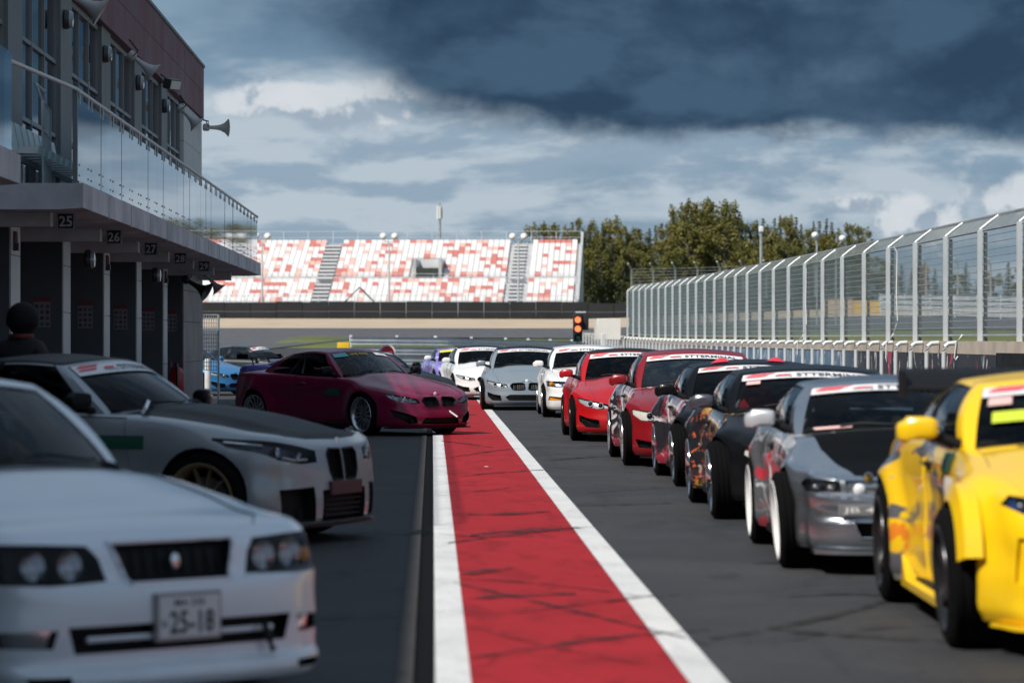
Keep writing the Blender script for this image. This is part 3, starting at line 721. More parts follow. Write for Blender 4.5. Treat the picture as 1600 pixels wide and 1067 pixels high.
# white cables hanging from the fence
cab_m = pbr('white_cable', (.75, .75, .74), .5)
def cable(pts, label):
    b = NB(); tube(b, pts, .014, 6); tag(mobj('hanging_cable', b, cab_m, None, 60), label, 'cable', 'white cables on the debris fence')
for (x_, d, lb) in ((1400, 61.5, 'beside the middle posts'), (1258, 76.5, 'farther from the camera'),):
    X = px(x_, d); w_ = wall_t(d)
    cable([(X - .02, d, w_ + 1.86), (X + .05, d, w_ + 1.75), (X + .04, d, w_ + .9), (X + .06, d, w_ + .4), (X - .02, d, w_ + .15), (X - .16, d, w_ - .05), (X - .17, d, w_ - .35)], 'thin white cable dangling from the debris fence, %s' % lb)
X = px(1497, 51.5)
cable([(X + .10, 51.5, 1.60), (X, 51.5, 1.45), (X - .03, 51.5, 1.22), (X - .01, 51.5, 1.18), (X + .03, 51.5, 1.24)], 'short white cable loop over the pit wall edge at the right')

# ------------------------------------------------------------------ end of the lane: crash barriers, signal, cabinet
def armco(name, pts, rails, label, group=None, pitch=.33, post_step=3.2, h0=.30, ztop=None):
    t_ = thing(name, (*pts[0], gz(*pts[0])), label, 'barrier', group); inv_ = Matrix.Translation((-pts[0][0], -pts[0][1], -gz(*pts[0])))
    prof = [(-.015, -.125), (.0, -.12), (.05, -.09), (.05, -.05), (0, -.02), (0, .02), (.05, .05), (.05, .09), (0, .12), (-.015, .125)]
    if ztop is None: ztop = lambda y: gz(pts[0][0], y) + h0 + (rails - 1) * pitch + .15
    P_ = [Vector((x, y, 0)) for x, y in pts]
    dense = []
    for i in range(len(P_) - 1):
        n = max(1, int((P_[i + 1] - P_[i]).length / .5))
        for k in range(n): dense.append(P_[i].lerp(P_[i + 1], k / n))
    dense.append(P_[-1])
    for r in range(rails):
        b = NB(); rows = []
        for i, p in enumerate(dense):
            a = dense[max(0, i - 1)]; c = dense[min(len(dense) - 1, i + 1)]; t = (c - a).normalized(); nr = Vector((t.y, -t.x, 0))
            if nr.y > 0: nr = -nr
            zb = gz(p.x, p.y)
            rows.append([b.verts.new((p.x - nr.x * q[0], p.y - nr.y * q[0], ztop(p.y) - .15 - r * pitch + q[1])) for q in prof])
        for i in range(len(rows) - 1):
            for j in range(len(prof) - 1): b.faces.new([rows[i][j], rows[i + 1][j], rows[i + 1][j + 1], rows[i][j + 1]])
        o = mobj('rail', b, steel_w, t_, 40); o.matrix_parent_inverse = inv_
    acc = 0
    for i in range(len(dense) - 1):
        if acc <= 0:
            p = dense[i]; zb = gz(p.x, p.y)
            b = NB(); box(b, (p.x - .05, p.y + .06, zb - .05), (p.x + .05, p.y + .16, ztop(p.y) + .04)); o = mobj('post', b, steel_w, t_); o.matrix_parent_inverse = inv_
            acc = post_step
        acc -= (dense[i + 1] - dense[i]).length
    return t_
armco('crash_barrier', [(px(548, 106), 106), (px(620, 106.6), 106.6), (px(700, 107.6), 107.6), (px(790, 109.5), 109.5), (px(860, 112), 112), (px(905, 114), 114)], 5, 'long curved steel crash barrier of stacked rails across the end of the lane', 'steel crash barriers', ztop=Curve([(106, 1.65), (107.6, 1.62), (109.5, 1.56), (112, 1.52), (114, 1.50)]), post_step=1.15)
armco('crash_barrier', [(px(300, 112), 112), (px(352, 108), 108)], 3, 'short end of steel crash barrier left of the dark grey coupe', 'steel crash barriers')
armco('crash_barrier', [(px(1378, 214), 214), (px(1480, 205), 205), (px(1640, 190), 190), (px(1900, 180), 180)], 4, 'steel crash barrier beyond the track seen through the debris fence', 'steel crash barriers', .34)
# yellow block
t_ = thing('barrier_block', (px(537, 105.4), 105.4, gz(-2, 105)), 'yellow plastic barrier stack at the left end of the curved crash barrier', 'barrier')
ybm = pbr('yellow_plastic', (.80, .50, .02), .45, var=.08)
for k in range(4):
    b = bbox_bevel((-.21, -.20, k * .36 + .01), (.21, .20, k * .36 + .355), .03); mobj('block', b, ybm, t_, 40)
t_['label'] = 'yellow plastic barrier stack at the left end of the curved crash barrier'
# round no entry sign
d = 76.5; t_ = thing('road_sign', (px(605, d), d, 0), 'round red and white road sign poking up behind the maroon coupe roof', 'sign')
b = NB(); lathe(b, [(.001, -.012), (.205, -.012), (.21, 0), (.001, .006)], 28, 'y', c=(0, 0, 1.20)); mobj('disc', b, white_vinyl, t_, 40)
b = NB(); lathe(b, [(.001, -.016), (.165, -.016), (.166, -.0125)], 28, 'y', c=(0, 0, 1.20)); mobj('red_face', b, red_vinyl, t_, 40)
b = NB(); box(b, (-.12, -.020, 1.17), (.12, -.0165, 1.23)); mobj('white_bar', b, white_vinyl, t_)
b = NB(); tube(b, [(0, .03, 0), (0, .03, 1.38)], .03, 8); mobj('post', b, steel, t_, 60)
# traffic light
d = 104.0; t_ = thing('traffic_light', (px(903, d), d, gz(4.9, d)), 'pit exit traffic light showing two red lamps', 'traffic light')
zc_ = pz(510, d) - gz(4.9, d)
b = bbox_bevel((-.16, -.08, zc_ - .50), (.15, .10, zc_ + .42), .03); mobj('housing', b, pbr('signal_black', (.012, .016, .018), .5), t_, 40)
b = bbox_bevel((.151, -.03, zc_ - .12), (.36, .22, zc_ + .44), .03); mobj('side_housing', b, pbr('signal_dark', (.02, .022, .03), .5), t_, 40)
lens_on = pbr('signal_lens_on', (.6, .1, .05), .3, emit=(1.0, .22, .08), estr=1.6); lens_off = pbr('signal_lens_off', (.01, .05, .04), .2, coat=1)
for k, (zz, m_) in enumerate(((.22, lens_on), (-.08, lens_on), (-.37, lens_off))):
    b = NB(); lathe(b, [(.001, -.035), (.07, -.03), (.105, 0)], 20, 'y', c=(-.005, -.085, zc_ + zz)); mobj('lens', b, m_, t_, 50)
    b = NB(); lathe(b, [(.13, 0), (.135, -.10), (.128, -.10), (.122, 0)], 20, 'y', c=(-.005, -.082, zc_ + zz)); mobj('hood', b, pbr('signal_red', (.12, .012, .012), .5) if k < 2 else lamp_d, t_, 50)
b = NB(); box(b, (-.08, -.05, zc_ + .45), (.26, -.02, zc_ + .50)); mobj('tag_plate', b, steel_w, t_)
b = NB(); tube(b, [(.0, .05, 0), (.0, .05, zc_ - .49)], .05, 10); mobj('post', b, steel, t_, 60)
# white cabinet at the end of the wall
d = 146.0; X = px(951, d); t_ = thing('white_cabinet', (X, d, wall_t(d) - .1), 'white box cabinet on the far end of the pit wall', 'cabinet')
b = bbox_bevel((-.52, -.3, -.05), (.56, .4, pz(498, d) - wall_t(d) + .1), .015, 1); mobj('box', b, pbr('cabinet_white', (.78, .75, .70), .6, var=.04), t_, 40)
b = NB(); box(b, (-.66, -.2, -.05), (-.525, .3, pz(501, d) - wall_t(d) + .1)); mobj('side_panel', b, pbr('cabinet_cream', (.62, .60, .56), .6), t_)
d = 128.0; t_ = thing('white_post', (px(943, d), d, gz(7, d)), 'short square white post in front of the white cabinet', 'post')
b = bbox_bevel((-.09, -.09, 0), (.09, .09, pz(521, d) - gz(7, d)), .02, 1); mobj('shaft', b, white_line, t_, 40); b = NB(); box(b, (-.13, -.13, -.02), (.13, .13, .05)); mobj('base', b, conc, t_)

# ------------------------------------------------------------------ grandstand
GS = thing('grandstand', (0, 252, gz(0, 252)), 'open grandstand of white and red seats across the track', 'grandstand', None, R(-4.5))
gz0 = gz(0, 252); base_z = pz(472, 250) - gz0
XL, XR = -24.0, 11.6
rows = 16; rise = .315; dep = .74
stand_m = pbr('stand_concrete', (.56, .56, .57), .85, var=.15, vscale=.5)
aisles = [(-9.8, -8.5), (6.0, 7.1)]
vom = (-1.7, .15)
def rowz(r): return base_z + r * rise + (.25 if r >= 6 else 0)
def rowy(r): return r * dep + (.5 if r >= 6 else 0)
for r in range(rows):
    b = NB(); box(b, (XL, rowy(r), -3 if r == 0 else rowz(r - 1) - .4), (XR, rowy(r) + dep + (.52 if r == 5 else 0), rowz(r))); mobj('terrace_step', b, stand_m, GS)
for (a0, a1) in aisles:
    for r in range(rows):
        b = NB(); box(b, (a0, rowy(r) - dep * .5, rowz(r) - rise * .5), (a1, rowy(r) - .001, rowz(r) - .002)); mobj('aisle_step', b, pbr('aisle_grey', (.60, .60, .61), .8), GS)
b = NB(); box(b, (vom[0], rowy(6) - .03, rowz(6) - .05), (vom[1], rowy(9), rowz(8) + .1)); vb = mobj('entrance', b, pbr('vomitory', (.04, .05, .04), .9), GS)
b = NB(); box(b, (vom[0] - .25, rowy(6) - .06, rowz(6) - .05), (vom[0], rowy(11), rowz(10) + .2)); mobj('entrance_wall', b, clad_w, GS)
b = NB(); box(b, (vom[1], rowy(6) - .06, rowz(6) - .05), (vom[1] + .25, rowy(11), rowz(10) + .2)); mobj('entrance_wall', b, clad_w, GS)
smats = [pbr('stand_seat_white', (.74, .73, .73), .5), pbr('stand_seat_red', (.60, .20, .17), .5), pbr('stand_seat_salmon', (.74, .48, .43), .5)]
def gs_seat():
    b = NB(); prism(b, [(-.20, .0), (-.21, .12), (.09, .07), (.17, .42), (.21, .42), (.17, .0)], -.21, .21, 'x'); return b
smeshes = []
for m_ in smats:
    o = mobj('seat', gs_seat(), m_, None); smeshes.append(o.data); bpy.data.objects.remove(o)
rnd = random.Random(11)
seats = []
cl = [(rnd.uniform(XL, XR), rnd.randrange(rows), rnd.uniform(.35, .9)) for _ in range(90)]
for r in range(rows):
    x = XL + .3
    while x < XR - .25:
        if not any(a0 - .25 < x < a1 + .25 for a0, a1 in aisles) and not (6 <= r <= 10 and vom[0] - .4 < x < vom[1] + .4):
            near = any(abs(x - cx) < cr and abs(r - rr_) < 1 for cx, rr_, cr in cl)
            q = rnd.random(); c = 0
            if near: c = 1 if q < .48 else (2 if q < .80 else 0)
            else: c = 1 if q < .09 else (2 if q < .22 else 0)
            seats.append((x, rowy(r) + .42, rowz(r) + .03, c))
        x += .47
vis = [s_ for s_ in seats if s_[0] > -18.3][:300]
vset = set(vis)
for (x, y, z, c) in vis:
    o = bpy.data.objects.new('seat', smeshes[c]); link(o, GS); o.location = (x, y, z)
for c in range(3):
    b = NB(); tmp = NB(); tmp.from_mesh(smeshes[c]); vs0 = [v.co.copy() for v in tmp.verts]; fs0 = [[v.index for v in f.verts] for f in tmp.faces]; tmp.free()
    for s_ in seats:
        if s_[3] != c or s_ in vset: continue
        vv = [b.verts.new((p.x + s_[0], p.y + s_[1], p.z + s_[2])) for p in vs0]
        for f in fs0: b.faces.new([vv[i] for i in f])
    tag(mobj('seats', b, smats[c], GS), kind='stuff')
# rails of the stand
def rail_row(y, z0, h_, n, name):
    for k in range(n + 1):
        x = XL + (XR - XL) * k / n; b = NB(); tube(b, [(x, y, z0), (x, y, z0 + h_)], .03, 6); mobj('rail_post', b, steel_w, GS, 60)
    for q in (1.0, .55, .1):
        b = NB(); tube(b, [(XL, y, z0 + h_ * q), (XR, y, z0 + h_ * q)], .022, 6); mobj('rail', b, steel_w, GS, 60)
rail_row(rowy(rows - 1) + dep, rowz(rows - 1), 1.15, 17, 'back')
rail_row(-.3, base_z - .35, .9, 24, 'front')
rail_row(rowy(6) - .15, rowz(6) - .30, .55, 24, 'mid')
b = NB(); prism(b, [(-.1, -3), (-.1, base_z + .2), (rowy(rows - 1) + dep, rowz(rows - 1) + 1.1), (rowy(rows - 1) + dep, -3)], XR + .02, XR + .20, 'x'); mobj('side_wall', b, clad_w, GS)
b = NB(); box(b, (XL, rowy(rows - 1) + dep + .05, -3), (XR, rowy(rows - 1) + dep + .25, rowz(rows - 1) + .1)); mobj('back_wall', b, stand_m, GS)
# tyre wall with black conveyor belt
tw_ = thing('tyre_barrier', (0, 242, gz(0, 242)), 'long black tyre barrier below the grandstand', 'barrier')
twm = pbr('barrier_rubber', (.016, .017, .020), .8, var=.5, vscale=.6)
x = -34.0; k = 0
while x < 34:
    yb = 242 - .05 * x; b = NB(); z0 = gz(x, yb) - .1; z1 = pz(472 + rnd.uniform(-1, 1), yb) if x < 12 else pz(474, yb)
    box(b, (x + .02, yb - .35, z0 + .04), (x + 1.98, yb + .5, max(z1, z0 + 1.2)))
    o = mobj('belt_panel', b, twm, tw_); o.matrix_parent_inverse = Matrix.Translation((0, -242, -gz(0, 242)))
    b = NB(); zz = lerp(z0, z1, .45); box(b, (x, yb - .37, zz), (x + 2.0, yb - .351, zz + .05)); o = mobj('strap', b, pbr('strap_grey', (.12, .12, .13), .6), tw_); o.matrix_parent_inverse = Matrix.Translation((0, -242, -gz(0, 242)))
    x += 2.0; k += 1
# triangular frame in front of the stand
t_ = thing('a_frame_support', (px(562, 247), 247, gz(-5, 247)), 'dark triangular steel frame standing before the grandstand seats', 'frame')
dz_ = pz(472, 247) - gz(-5, 247); tz_ = pz(449, 247) - gz(-5, 247)
tubes_part('leg', t_, [[(-1.15, 0, dz_ - 2.5), (-1.15, 0, dz_), (0, 0, tz_)], [(1.15, 0, dz_ - 2.5), (1.15, 0, dz_), (0, 0, tz_)]], .07, frame_m)
# twin lamp masts
lampw = pbr('lamp_globe', (.80, .80, .80), .4)
for (x_, lb) in ((410, 'left'), (608, 'middle'), (810, 'right')):
    d = 246.0; X = px(x_, d); zb = gz(X, d); t_ = thing('lamp_mast', (X, d, zb), 'thin mast with two white round lamps over the %s part of the grandstand' % lb, 'lamp post', 'twin lamp masts at the grandstand')
    top = pz(378, d) - zb
    b = NB(); tube(b, [(0, 0, 0), (0, 0, top)], [.09, .05], 8); mobj('pole', b, steel_w, t_, 60)
    b = NB(); tube(b, [(-.42, 0, top + .25), (-.3, 0, top), (.3, 0, top), (.42, 0, top + .25)], .035, 6); mobj('crossarm', b, steel_w, t_, 60)
    for sx in (-.45, .45):
        b = NB(); lathe(b, [(.001, -.30), (.20, -.22), (.29, -.02), (.24, .12), (.10, .22), (.001, .24)], 18, 'y'); o = mobj('lamp_head', b, lampw, t_, 60, (sx, 0, top + .42)); o.rotation_euler = (R(20), 0, 0)
d = 300.0; X = px(687, d); zb = gz(X, d); t_ = thing('antenna_mast', (X, d, zb), 'tall mast with white antenna panels behind the grandstand', 'mast')
b = NB(); tube(b, [(0, 0, 0), (0, 0, pz(318, d) - zb)], [.22, .10], 8); mobj('pole', b, steel, t_, 60)
for k, a in enumerate((0, 2.1, 4.2)):
    b = NB(); box(b, (-.10, -.06, pz(342, d) - zb), (.10, .06, pz(322, d) - zb), 0, Matrix.Rotation(a, 4, 'Z') @ Matrix.Translation((0, -.20, 0))); mobj('antenna', b, lampw, t_)
d = 190.0; X = px(1190, d); zb = gz(X, d); t_ = thing('camera_pole', (X, d, zb), 'grey pole with a camera on top in front of the trees', 'pole')
b = NB(); tube(b, [(0, 0, 0), (0, 0, pz(360, d) - zb)], .085, 8); mobj('pole', b, steel, t_, 60)
b = bbox_bevel((-.13, -.2, pz(362, d) - zb), (.13, .2, pz(353, d) - zb), .04); mobj('camera_head', b, lampw, t_, 40)
for (x_, y_, lb) in ((1275, 369, 'left'), (1318, 374, 'right')):
    d = 170.0; X = px(x_, d); zb = gz(X, d); t_ = thing('lamp_mast', (X, d, zb), 'white round lamp head above the fence top, %s one of two' % lb, 'lamp post', 'single lamps behind the debris fence')
    top = pz(y_, d) - zb; sx = .35 if lb == 'right' else -.1
    b = NB(); tube(b, [(-sx, 0, 0), (-sx, 0, top - .5), (0, 0, top)], .05, 8); mobj('pole', b, steel, t_, 60)
    b = NB(); lathe(b, [(.001, -.22), (.15, -.15), (.20, 0), (.14, .12), (.001, .16)], 16, 'y'); mobj('lamp_head', b, lampw, t_, 60, (0, 0, top + .05))
# far things seen through the debris fence
d = 222.0; t_ = thing('marshal_hut', (px(1330, d), d, gz(px(1330, d), d)), 'low tan and yellow block beyond the track behind the fence', 'hut')
b = NB(); box(b, (-1.7, 0, 0), (.2, 1.5, pz(465, d) - gz(30, d))); mobj('wall', b, pbr('tan_block', (.50, .38, .28), .8), t_); b = NB(); box(b, (.21, .05, 0), (2.2, 1.5, pz(469, d) - gz(30, d))); mobj('side_wall', b, pbr('yellow_block', (.62, .42, .10), .7), t_)
b = NB(); box(b, (-1.8, -.1, pz(465, d) - gz(30, d) + .003), (.3, 1.6, pz(463, d) - gz(30, d))); mobj('roof', b, clad, t_)
fp = Curve([(px(960, 262), 262), (px(1300, 245), 245), (px(1700, 215), 215)])
ff = thing('far_fence', (30, 240, gz(30, 240)), 'far wire debris fence with grey posts beyond the track', 'fence'); fi = Matrix.Translation((-30, -240, -gz(30, 240)))
x = px(985, 262)
while x < px(1680, 216):
    y = fp(x); zb = gz(x, y); h_ = 3.4
    b = NB(); tube(b, [(x, y, zb), (x, y, zb + h_), (x - .3, y - .5, zb + h_ + .5)], .07, 6); o = mobj('post', b, steel, ff, 60); o.matrix_parent_inverse = fi
    x += 1.7
b = NB()
for q in range(14): tube(b, [(x_, fp(x_) - .05, gz(x_, fp(x_)) + .2 + q * .25) for x_ in frange(px(985, 262), px(1680, 216), 2.2)], .012, 4)
tag(mobj('wire_mesh', b, steel, ff), kind='stuff').matrix_parent_inverse = fi

# ------------------------------------------------------------------ trees
bark = pbr('bark', (.12, .10, .08), .9, var=.3)
def leafmat(name, c0, c1):
    m = pbr(name, c0, .65); t = NT(m.node_tree); p = t.n['Principled BSDF']
    oi = t.node('ShaderNodeObjectInfo'); co = t.node('ShaderNodeTexCoord').outputs['Object']; ge = t.node('ShaderNodeNewGeometry')
    n = t.noise(co, .55, 4, .6)
    f = t.m('ADD', t.m('MULTIPLY', oi.outputs['Random'], .5), t.mr(n, .3, .7, -.15, .6), clamp=True)
    c = t.mix(f, c0, c1)
    c = t.mix(t.m('MULTIPLY', ge.outputs['Random Per Island'], .45), c, tuple(v * .45 for v in c0))
    t.l.new(c, p.inputs['Base Color']); p.inputs['Subsurface Weight'].default_value = 0
    return m
lm_b = leafmat('leaf_birch', (.082, .100, .022), (.280, .220, .034)); lm_c = leafmat('leaf_spruce', (.035, .052, .018), (.085, .095, .026)); lm_o = leafmat('leaf_orange', (.30, .12, .01), (.40, .20, .02))
def tree_proto(kind, seed):
    rn = random.Random(seed); tr = NB(); cr = NB()
    def leaf(p, s):
        u = Vector((rn.gauss(0, 1), rn.gauss(0, 1), rn.gauss(0, 1))).normalized(); w = u.cross(Vector((rn.gauss(0, 1), rn.gauss(0, 1), rn.gauss(0, 1)))).normalized()
        a = s * rn.uniform(.6, 1.2); b_ = s * rn.uniform(.4, .8)
        cr.faces.new([cr.verts.new(p + u * a), cr.verts.new(p + w * b_), cr.verts.new(p - u * a), cr.verts.new(p - w * b_)])
    if kind == 'spruce':
        tube(tr, [(0, 0, 0), (0, 0, .5), (0, 0, .98)], [.018, .012, .002], 7)
        for lv in range(30):
            t = lv / 29; z = .10 + .88 * t; rad = .17 * (1 - t) ** .85 * rn.uniform(.75, 1.15) + .006
            for k in range(int(4 + 7 * (1 - t))):
                a = rn.uniform(0, 2 * PI); L = rad * rn.uniform(.7, 1.1)
                for q in range(7):
                    s = (q + 1) / 7; p = Vector((math.cos(a) * L * s, math.sin(a) * L * s, z - .05 * s * s * (1 - t) + rn.gauss(0, .006)))
                    leaf(p + Vector((rn.gauss(0, .008), rn.gauss(0, .008), 0)), .016 * (1.1 - .4 * t))
    else:
        tube(tr, [(0, 0, 0), (rn.uniform(-.01, .01), 0, .3), (rn.uniform(-.02, .02), rn.uniform(-.02, .02), .62), (0, 0, .93)], [.018, .013, .008, .002], 7)
        for c in range(36):
            t = rn.random() ** .8; z = .22 + .74 * t
            env = .18 * math.sin(PI * min(1, .16 + .80 * (1 - t) ** .85)) + .02
            a = rn.uniform(0, 2 * PI); rr_ = env * rn.uniform(.25, 1.0)
            cc = Vector((math.cos(a) * rr_, math.sin(a) * rr_, z)); cs = rn.uniform(.035, .070)
            tube(tr, [(0, 0, z - .10), cc], [.005, .0015], 5)
            for k in range(95):
                d_ = Vector((rn.gauss(0, 1), rn.gauss(0, 1), rn.gauss(0, 1))).normalized() * cs * rn.random() ** .5
                d_.z *= 1.25
                leaf(cc + d_, .0145)
    return tr, cr
protos = {}
for kind in ('birch', 'spruce', 'orange'):
    protos[kind] = []
    for k in range(4 if kind != 'orange' else 1):
        tr, cr = tree_proto('spruce' if kind == 'spruce' else 'birch', 40 + k * 7 + len(kind))
        a = mobj('trunk', tr, bark, None, 60); c = mobj('crown', cr, {'birch': lm_b, 'spruce': lm_c, 'orange': lm_o}[kind], None)
        protos[kind].append((a.data, c.data)); bpy.data.objects.remove(a); bpy.data.objects.remove(c)
env = Curve([(828, 352), (850, 346), (880, 350), (905, 342), (935, 352), (962, 338), (985, 348), (1012, 352), (1040, 342), (1068, 310), (1095, 314), (1110, 318), (1130, 310), (1150, 326), (1175, 345), (1205, 338), (1232, 334), (1258, 346), (1290, 344), (1315, 354), (1345, 350), (1375, 398), (1450, 415), (1700, 410)])
tn = 0
def add_tree(kind, x_, ytop, d, label, grp, wide=1.0):
    global tn
    X = px(x_, d); zb = gz(X, d) - .2; Hh = pz(ytop, d) - zb
    t_ = thing({'birch': 'birch_tree', 'spruce': 'spruce_tree', 'orange': 'maple_tree'}[kind], (X, d, zb), label, 'tree', grp, rnd.uniform(0, 6))
    tm, cm = protos[kind][tn % len(protos[kind])]; tn += 1
    t_.scale = (Hh * wide, Hh * wide, Hh)
    link(bpy.data.objects.new('trunk', tm), t_); link(bpy.data.objects.new('crown', cm), t_)
x = 832.0; k = 0
tall = {1068, 1130}
while x < 1360:
    kind = 'birch' if (1055 < x < 1150 or rnd.random() < .48) else 'spruce'
    yt = env(x) + rnd.uniform(-4, 14)
    d = rnd.uniform(318, 345)
    if kind == 'birch': lb = 'yellowing leafy tree in the wood behind the grandstand and fence'
    else: lb = 'dark pointed spruce in the wood behind the grandstand and fence'
    add_tree(kind, x, yt, d, lb, 'trees of the wood, %s' % ('leafy' if kind == 'birch' else 'spruce'), rnd.uniform(.70, .95) if kind == 'birch' else rnd.uniform(.75, 1.0))
    if k % 1 == 0:      # a second rank closes the wood below the tops
        kk = 'birch' if rnd.random() < .5 else 'spruce'
        add_tree(kk, x + rnd.uniform(-5, 5), yt + rnd.uniform(22, 55), d - 16, 'lower tree in the front rank of the wood, %s' % ('leafy' if kk == 'birch' else 'conifer'), 'front rank trees of the wood, %s' % ('leafy' if kk == 'birch' else 'conifer'), 1.35)
    x += rnd.uniform(7.5, 11); k += 1
x = 1372.0
while x < 1680:
    kk = 'birch' if rnd.random() < .6 else 'spruce'
    add_tree(kk, x, env(x) + rnd.uniform(-6, 18), rnd.uniform(330, 360), 'small distant %s seen through the debris fence' % ('leafy tree' if kk == 'birch' else 'conifer'), 'distant trees behind the fence, %s' % kk, 1.4)
    x += rnd.uniform(14, 24)
add_tree('orange', 1441, 414, 300, 'orange autumn tree seen through the debris fence', None, 1.3)

# ------------------------------------------------------------------ person behind the grey coupe
def person():
    t_ = thing('person', (px(36, 27.6), 27.6, 0), 'person in black helmet and dark jacket standing behind the grey coupe', 'person', None, R(-20))
    cloth = pbr('dark_jacket', (.012, .012, .014), .85, var=.3); skin = pbr('skin', (.45, .28, .20), .5)
    V, E, Rr = [], [], []
    def chain(pts, start=None):
        prev = start
        for p in pts:
            V.append(Vector(p[:3])); Rr.append(p[3]); i = len(V) - 1
            if prev is not None: E.append((prev, i))
            prev = i
        return prev
    pel = chain([(0, 0, .96, .155)]); ch = chain([(0, -.01, 1.12, .145), (0, .0, 1.30, .165), (0, -.01, 1.43, .135)], pel); nk = chain([(0, .0, 1.53, .062), (0, .01, 1.62, .06)], ch)
    for sg in (1, -1):
        chain([(sg * .10, 0, .88, .10), (sg * .115, .02, .50, .068), (sg * .12, -.01, .10, .048), (sg * .125, .10, .045, .042), (sg * .13, .17, .04, .032)], pel)
        sh = chain([(sg * .16, -.01, 1.43, .085), (sg * .225, -.02, 1.36, .072), (sg * .27, -.04, 1.10, .054), (sg * .28, .06, .88, .040)], ch)
    me = bpy.data.meshes.new('body'); me.from_pydata(V, E, []); o = link(bpy.data.objects.new('body', me), t_)
    sk = o.modifiers.new('skin', 'SKIN'); sk.use_smooth_shade = True
    for i, sv in enumerate(me.skin_vertices[0].data): sv.radius = (Rr[i], Rr[i]); sv.use_root = (i == 0)
    o.modifiers.new('sub', 'SUBSURF').levels = 2; me.materials.append(cloth)
    for sg in (1, -1):
        V2, E2, R2 = [(sg * .28, .075, .86), (sg * .28, .10, .79)], [(0, 1)], [.032, .036]
        for k in range(4):
            bx = sg * .28 + (k - 1.5) * .020 * 0; by = .06 + k * .024
            n0 = len(V2); V2 += [(bx, by + .02, .745), (bx - sg * .012, by + .025, .70 - .006 * (1.5 - abs(k - 1.5))), (bx - sg * .03, by + .02, .675)]; R2 += [.010, .0085, .007]; E2 += [(1, n0), (n0, n0 + 1), (n0 + 1, n0 + 2)]
        n0 = len(V2); V2 += [(sg * .265, .135, .80), (sg * .255, .155, .765)]; R2 += [.011, .009]; E2 += [(1, n0), (n0, n0 + 1)]
        me = bpy.data.meshes.new('glove'); me.from_pydata(V2, E2, []); g = link(bpy.data.objects.new('glove', me), t_); sk = g.modifiers.new('skin', 'SKIN'); sk.use_smooth_shade = True
        for i, sv in enumerate(me.skin_vertices[0].data): sv.radius = (R2[i], R2[i]); sv.use_root = (i == 0)
        g.modifiers.new('sub', 'SUBSURF').levels = 1; me.materials.append(cloth)
    b = NB(); bmesh.ops.create_uvsphere(b, u_segments=28, v_segments=20, radius=1)
    for v in b.verts:
        p = v.co; p.x *= .140; p.y *= .165 * (1.04 if p.y > 0 else 1); p.z *= .158
        if p.z < -.06: p.x *= .88; p.y *= .92
        if p.z < -.125: p.z = -.125
    hl = mobj('helmet', b, pbr('helmet_black', (.006, .006, .007), .7, spec=.15), t_, 40, (0, .02, 1.68))
    b = NB(); n = 14
    for k in range(n):
        a0, a1 = R(25) + R(130) * k / n, R(25) + R(130) * (k + 1) / n
        q = [b.verts.new((.143 * math.cos(a) * (1 - .2 * abs(z) / .16), .170 * math.sin(a), z)) for a, z in ((a0, -.03), (a1, -.03), (a1, .06), (a0, .06))]; b.faces.new(q)
    bmesh.ops.remove_doubles(b, verts=b.verts[:], dist=1e-4); mobj('visor', b, darkglass, hl, 60)
    b = NB(); lathe(b, [(.10, 0), (.112, .01), (.112, .035), (.10, .045)], 22, 'z'); mobj('collar', b, pbr('collar_red', (.10, .010, .010), .7), t_, 50, (0, 0, 1.515))
person()
# ------------------------------------------------------------------ cars
def pip(p, poly):
    x, y = p; c = False; j = len(poly) - 1
    for i in range(len(poly)):
        xi, yi = poly[i]; xj, yj = poly[j]
        if (yi > y) != (yj > y) and x < (xj - xi) * (y - yi) / (yj - yi) + xi: c = not c
        j = i
    return c
def cut_poly(bm, poly, ax, pred):
    """cut the outline of a 2D polygon (seen along the third axis) into the mesh; return the faces inside it"""
    a, b = ax
    x0 = min(p[0] for p in poly); x1 = max(p[0] for p in poly); y0 = min(p[1] for p in poly); y1 = max(p[1] for p in poly)
    def over(f, X0, X1, Y0, Y1):
        us = [v.co[a] for v in f.verts]; ws_ = [v.co[b] for v in f.verts]
        return max(us) >= X0 - 1e-4 and min(us) <= X1 + 1e-4 and max(ws_) >= Y0 - 1e-4 and min(ws_) <= Y1 + 1e-4
    cand = [f for f in bm.faces if over(f, x0, x1, y0, y1) and pred(f)]
    n = len(poly)
    for i in range(n):
        p, q = poly[i], poly[(i + 1) % n]
        sel = [f for f in cand if over(f, min(p[0], q[0]), max(p[0], q[0]), min(p[1], q[1]), max(p[1], q[1]))]
        if not sel: continue
        geom = {}
        for f in sel:
            geom[f] = 1
            for e in f.edges: geom[e] = 1
            for v in f.verts: geom[v] = 1
        co = Vector((0, 0, 0)); co[a], co[b] = p
        no = Vector((0, 0, 0)); no[a] = -(q[1] - p[1]); no[b] = q[0] - p[0]
        if no.length < 1e-9: continue
        res = bmesh.ops.bisect_plane(bm, geom=list(geom), dist=1e-5, plane_co=co, plane_no=no.normalized())
        seen = {}
        for f in cand:
            if f.is_valid: seen[f] = 1
        for g in res['geom']:
            if isinstance(g, bmesh.types.BMFace) and g.is_valid: seen[g] = 1
        cand = list(seen)
    out = []
    for f in cand:
        c = f.calc_center_median()
        if pip((c[a], c[b]), poly): out.append(f)
    return out
